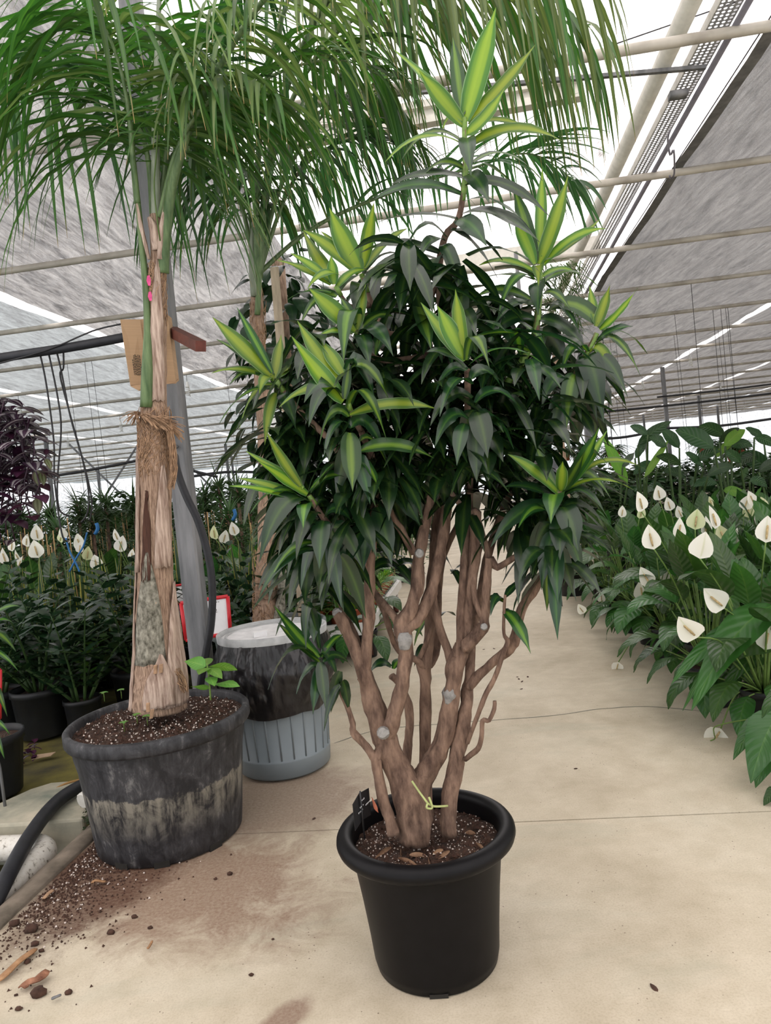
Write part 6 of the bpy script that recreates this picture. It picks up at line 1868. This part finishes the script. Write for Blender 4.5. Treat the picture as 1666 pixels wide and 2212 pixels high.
for i, (x, y, Y) in enumerate([(165, 1088, 9.5), (225, 1085, 9.7), (285, 1078, 9.5), (105, 1110, 9.4), (510, 1055, 9.2), (470, 1050, 9.8), (535, 1075, 9.6), (40, 1105, 9.8), (440, 1070, 10), (195, 1110, 9.0), (490, 1105, 8.6), (120, 1140, 8.8)]):
    g = A(x, y, Y)
    spiky(V((g.x, g.y, 0)), g.z, 0.40, 110, 'spiky narrow-leaved dracaena standing above the far shrubs', 'spiky dracaenas above the far shrubs')
for k in range(60):
    v = 10.8 + 18 * ((k * 0.618) % 1.0)
    u = -15 + 13.8 * ((k * 0.7548) % 1.0)
    bush('far_shrub', 'tall green shrub in the far crowd below the pale cloth', 'plant', 'tall far shrubs below the pale cloth', S(u, v, 0), R(1.3, 1.8), 0.9, 260, 0.25, 0.07, M_shrub, h0=0.05, pot=False)
for k in range(34):
    v = 12 + 20 * ((k * 0.618) % 1.0)
    u = 2.2 + 15 * ((k * 0.7548) % 1.0)
    bush('far_shrub', 'tall green shrub in the far crowd below the grey cloth', 'plant', 'tall far shrubs below the grey cloth', S(u, v, 0), R(1.1, 1.45), 0.9, 300, 0.26, 0.075, M_shrub, h0=0.05, pot=False)
# ---- hanging baskets on the far right
for i, (x, y, Y) in enumerate([(1205, 985, 11), (1245, 988, 11), (1302, 984, 11), (1350, 990, 11.3), (1480, 975, 11), (1612, 958, 11), (1646, 962, 11), (1580, 985, 12)]):
    p = snap(A(x, y, Y))
    t = thing('hanging_basket', 'leafy plant in a red pot hanging on wires beyond the paddle leaves', 'hanging basket', p, 'hanging baskets beyond the paddle leaves')
    mb = MB()
    mb.lathe([(0, -0.10), (0.07, -0.10), (0.10, 0.02), (0.09, 0.02)], 14, p)
    mb.obj('pot', M_terra, t)
    mb = MB()
    for k in range(90):
        a = R(0, 6.28)
        d = V((math.cos(a), math.sin(a), R(-0.1, 1)))
        mb.blade(hang(p + V((0, 0, 0.02)) + d * 0.08, d, R(0.1, 0.28), 1.2, 3), lambda x: 0.022 * (1 - x * 0.9), d.cross(ZUP).normalized(), 0.2)
    mb.obj('foliage', M_shrub, t)
    mb = MB()
    mb.tube([p, V((p.x, p.y, 3.8))], 0.004, 4)
    mb.obj('hanging_wire', M_wire, t)
# hanging thin wires over the far rows
for (x, y, Y) in [(1333, 870, 12), (1345, 872, 12), (1500, 845, 13), (1580, 870, 12), (1475, 880, 12), (1600, 860, 13), (225, 985, 12), (280, 1005, 12), (265, 1003, 12), (520, 1000, 12), (470, 1005, 12)]:
    p = snap(A(x, y, Y))
    mb = MB()
    mb.tube([V((p.x, p.y, 3.8)), V((p.x + 0.05, p.y, 1.3))], 0.0035, 4)
    tag(mb.obj('hanging_wire', M_wire), 'thin dark wire hanging straight down over the far plants', 'wire', 'dark wires hanging over the far plants')

# ---- purple striped trailing plant
TB = A(-130, 770, 2.6)
TD = thing('hanging_spiderwort', 'hanging purple and silver striped trailing plant spilling from a basket', 'hanging plant', TB)
mb = MB()
mb.lathe([(0, -0.16), (0.10, -0.16), (0.15, 0.0), (0.14, 0.0)], 24, TB + V((0, 0, -0.02)))
mb.obj('basket', M_npot, TD)
mb = MB()
mb.tube([TB, V((TB.x, TB.y, 3.85))], 0.004, 5)
mb.obj('hanging_wire', M_wire, TD)
stems = MB()
def tleaf(p, d, L, m, parent):
    mb = MB()
    ovate(mb, p, d, L, L * 0.30, 0.9, 0, 0.22, 6, 2)
    mb.obj('leaf', m, parent)
for s in range(30):
    x0 = -70 + 165 * (s / 29.0)
    y1 = 1190 - abs(x0 - 15) * 1.2 - R(0, 110)
    Ys = 2.6 + R(-0.16, 0.16)
    p0, p1 = A(x0 * 0.75 - 5, 862 + abs(x0) * 0.5, Ys), A(x0 * 0.85 + R(-8, 8), y1, Ys - R(-.03, .06))
    pth = [p0.lerp(p1, k / 7) + V((0.01 * math.sin(k * 2 + s), 0, 0)) for k in range(8)]
    stems.tube(pth, 0.0025, 5)
    for k in range(8):
        a = k * 2.2 + s
        d = V((math.cos(a), math.sin(a) * 0.8 - 0.35, 0.15))
        low_ = k / 7
        tleaf(pth[k], d, R(0.08, 0.115), M_trad if rnd.random() > 0.05 + 1.1 * max(0, low_ - 0.45) else M_tradP, TD)
pth = [A(55, 985, 2.5), A(75, 1000, 2.48), (A(90, 995, 2.46)), A(100, 985, 2.45)]
stems.tube(smooth_path(pth, 4), 0.003, 5)
stems.obj('stem', M_tradP, TD)
for (x, y, dx, dz, L, m) in [(88, 993, -.4, .3, .05, M_tradP), (98, 990, .5, -.6, .05, M_tradG), (100, 983, .2, .7, .03, M_tradP), (85, 1005, .9, -.5, .05, M_tradP), (80, 1015, .1, -1, .06, M_tradG), (88, 1020, .3, -.9, .05, M_tradG), (70, 1030, -.5, -.7, .05, M_tradP), (80, 1075, .1, -1, .06, M_tradG)]:
    tleaf(A(x, y, 2.47), V((dx, -0.3, dz)), L, m, TD)
HP = G(38, 1640)
for k in range(1):
    t = thing('purple_ground_plant', 'low purple striped plant spreading on the mossy ground by the black pots', 'plant', V((HP.x, HP.y, 0)))
    for i in range(46):
        q = G(R(-15, 80), R(1612, 1655), 0.0) + V((0, 0, R(0.0, 0.07)))
        a = R(0, 6.28)
        tleaf(q, V((math.cos(a), math.sin(a), R(0, .7))), R(0.04, 0.065), M_tradP if i % 3 else M_trad, t)
    mb = MB()
    for i in range(8):
        q = G(R(-10, 75), R(1615, 1652), 0.0)
        mb.tube(hang(q, V((R(-1, 1), R(-1, 1), 0.6)), 0.12, 1.0, 5), 0.003, 5)
    mb.obj('stem', M_tradP, t)
# ---- pale striped plant at the edge beside the red sign
EP = A(-45, 1450, 3.5)
t = thing('striped_potted_plant', 'pale-edged strappy plant beside the red framed sign', 'potted plant', V((EP.x, EP.y, 0)))
add_pot(t, POT_Z)
traced(t, [(-40, 1360, 44, 1310, 11, 18, 3.5, 3.4), (-40, 1370, 35, 1408, 12, 22, 3.5, 3.3), (-40, 1380, 28, 1345, 8, 22, 3.5, 3.4), (-40, 1400, 40, 1450, 7, 16, 3.45, 3.3), (-30, 1480, 16, 1548, 10, 30, 3.4, 3.2), (-30, 1560, 22, 1588, 7, 16, 3.3, 3.2), (-30, 1580, 10, 1640, 10, 26, 3.3, 3.1), (-40, 1290, 10, 1250, 10, 10, 3.5, 3.5)], M_mid)
mb = MB()
mb.tube([V((EP.x, EP.y, 0.2)), A(-42, 1340, 3.5)], 0.015, 6)
mb.obj('stem', M_stalk, t)

# ---- climbing plant and plank behind the second palm
YC = 5.3
cb = A(610, 900, YC)
CL = thing('climbing_plant', 'dark leafy climber on a pole behind the second palm', 'potted plant', V((cb.x, cb.y, 0)))
add_pot(CL, POT_Z)
mb = MB()
mb.tube([V((cb.x, cb.y, 0.2)), A(600, 560, YC)], 0.05, 10)
mb.obj('moss_pole', M_fibre, CL)
cl = MB()
ovate(cl, V((0, 0, 0)), V((1, 0, 0.1)), 0.19, 0.052, 1.5, cols=2, seg=6)
CLD = cl.data('leaf', [M_zz])
for k in range(190):
    a = R(0, 6.28)
    y = R(575, 960)
    rr_ = R(0.1, 0.34)
    c = A(605, y, YC) + V((math.cos(a) * rr_, math.sin(a) * rr_, 0)) - V((cb.x, cb.y, 0))
    link(CLD, 'leaf', CL, Matrix.Translation(c) @ Matrix.Rotation(a + R(-.7, .7), 4, 'Z') @ Matrix.Rotation(R(-.3, .7), 4, 'Y') @ Matrix.Scale(R(0.8, 1.25), 4))
mb = MB()
a, b = A(593, 578, 4.85), A(611, 800, 4.85)
ax = (b - a)
g0 = a + ax * 4.2
mb.box((a + g0) / 2, UD * 0.027, VD * 0.012, (g0 - a) / 2)
tag(mb.obj('wooden_stake', M_wood, smooth=False), 'pale flat wooden stake behind the second palm trunk', 'stake')
mb = MB()
mb.box(A(592, 925, 4.4), V((0.05, 0.01, 0.0)), V((0, 0.001, 0)), V((0.012, 0, 0.10)))
pn = tag(mb.obj('hanging_notice', M_paper, smooth=False), 'white paper notice hung on the second palm trunk', 'notice')
# ---- far slim palm and its stake beyond the dracaena
YF = 7.6
fp = A(1208, 940, YF)
FPM = thing('slim_palm', 'slim palm with fine feathery leaves beyond the dracaena', 'potted plant', V((fp.x, fp.y, 0)))
mb = MB()
pth = smooth_path([V((fp.x + 0.03, fp.y, 0.0)), A(1218, 1000, YF), A(1208, 920, YF), A(1202, 840, YF), A(1200, 700, YF)], 4)
mb.tube(pth, 0.035, 9, 0, True, 0.2)
mb.obj('trunk', M_fibre, FPM)
add_pot(FPM, POT_Z)
mb = MB()
for k in range(520):
    y = R(560, 720)
    c = A(1205 + R(-45, 50), y, YF + R(-.2, .2))
    a = R(0, 6.28)
    d = V((math.cos(a), math.sin(a) * 0.4, R(-.7, .5)))
    mb.blade(hang(c, d, R(0.12, 0.26), 1.0, 3), lambda x: 0.008 * (1 - 0.8 * x), d.cross(ZUP).normalized(), 0.2)
o = mb.obj('foliage', M_frond, FPM)
# grey board, notice and wooden tag by the aisle
mb = MB()
quadbox(mb, A(1187, 992, 7.0), A(1216, 988, 7.0), A(1212, 1060, 7.0), A(1184, 1062, 7.0), 0.02)
bd = mb.obj('display_board', M_grey, smooth=False)
mb = MB()
mb.tube([A(1190, 1060, 7.0), V((A(1190, 1060, 7.0).x, 7.0, 0.0))], 0.012, 6)
mb.obj('leg', M_galv, bd)
tag(bd, 'dark grey display board standing beyond the dracaena', 'board')
NT = thing('hanging_notice', 'white paper notice on a thin pole beyond the dracaena', 'notice', A(1168, 962, 8.0))
mb = MB()
quadbox(mb, A(1155, 954, 8.0), A(1182, 952, 8.0), A(1183, 972, 8.0), A(1156, 974, 8.0), 0.004)
mb.obj('sheet', M_paper, NT, smooth=False)
mb = MB()
q = A(1153, 960, 8.02)
mb.tube([V((q.x, q.y, 0)), V((q.x, q.y, 3.82))], 0.022, 8)
mb.obj('pole', M_galv, NT)
# ---- trolley with small terracotta pots
TC = S(-1.35, 6.7, 0.0)
TY = thing('plant_trolley', 'white framed plant trolley on wheels behind the dracaena trunks', 'trolley', TC)
for a, b in ((S(-0.87, 5.35, 0.27), S(-0.87, 7.85, 0.27)), (S(-1.85, 5.35, 0.27), S(-1.85, 7.85, 0.27))):
    mb = MB()
    mb.box((a + b) / 2, (b - a) / 2, UD * 0.02, V((0, 0, 0.045)))
    mb.obj('side_rail', M_white, TY, smooth=False)
for v in (5.36, 6.6, 7.84):
    mb = MB()
    mb.box(S(-1.36, v, 0.27), UD * 0.49, VD * 0.02, V((0, 0, 0.045)))
    mb.obj('cross_rail', M_white, TY, smooth=False)
mb = MB()
mb.box(S(-1.36, 6.6, 0.29), UD * 0.48, VD * 1.23, V((0, 0, 0.012)))
mb.obj('shelf', M_grey, TY, smooth=False)
for u, v in ((-0.9, 7.55), (-1.82, 7.55), (-0.9, 5.6), (-1.82, 5.6)):
    mb = MB()
    c = S(u, v, 0.11)
    for w, r0, m_ in ((0.022, 0.11, 0),):
        mb.tube([c - UD * w, c + UD * w], r0, 24)
    wh = mb.obj('wheel', M_rust, TY)
    mb = MB()
    mb.tube([c - UD * 0.028, c + UD * 0.028], 0.06, 16)
    mb.obj('hub', M_grey, wh)
    mb = MB()
    mb.box(c + V((0, 0, 0.11)), UD * 0.03, VD * 0.03, V((0, 0, 0.06)))
    mb.obj('fork', M_white, TY, smooth=False)
sp = MB()
for k in range(26):
    a = k * 2.4
    el = 0.5 + 0.8 * ((k * 0.37) % 1)
    d = V((math.cos(a) * math.cos(el), math.sin(a) * math.cos(el), math.sin(el)))
    sp.blade(hang(V((0, 0, 0.09)), d, 0.17, 1.2, 5), lambda x: 0.011 * (1 - 0.85 * x), d.cross(ZUP).normalized(), 0.25)
SPD = sp.data('foliage', [M_zzB])
SPD2 = sp.data('foliage', [M_young])
for i in range(4):
    for j in range(15):
        p = S(-0.97 - 0.16 * i, 5.5 + 0.155 * j + R(-.01, .01), 0.302)
        t = thing('small_potted_plant', 'little green plant in a terracotta pot standing on the trolley', 'potted plant', p, 'small terracotta pots on the trolley', R(0, 6))
        link(POT_T[0], 'pot', t)
        link(SPD if (i + j) % 4 else SPD2, 'foliage', t)
print('objects', len(bpy.data.objects), 'leaf parts on dracaena', nleaf)
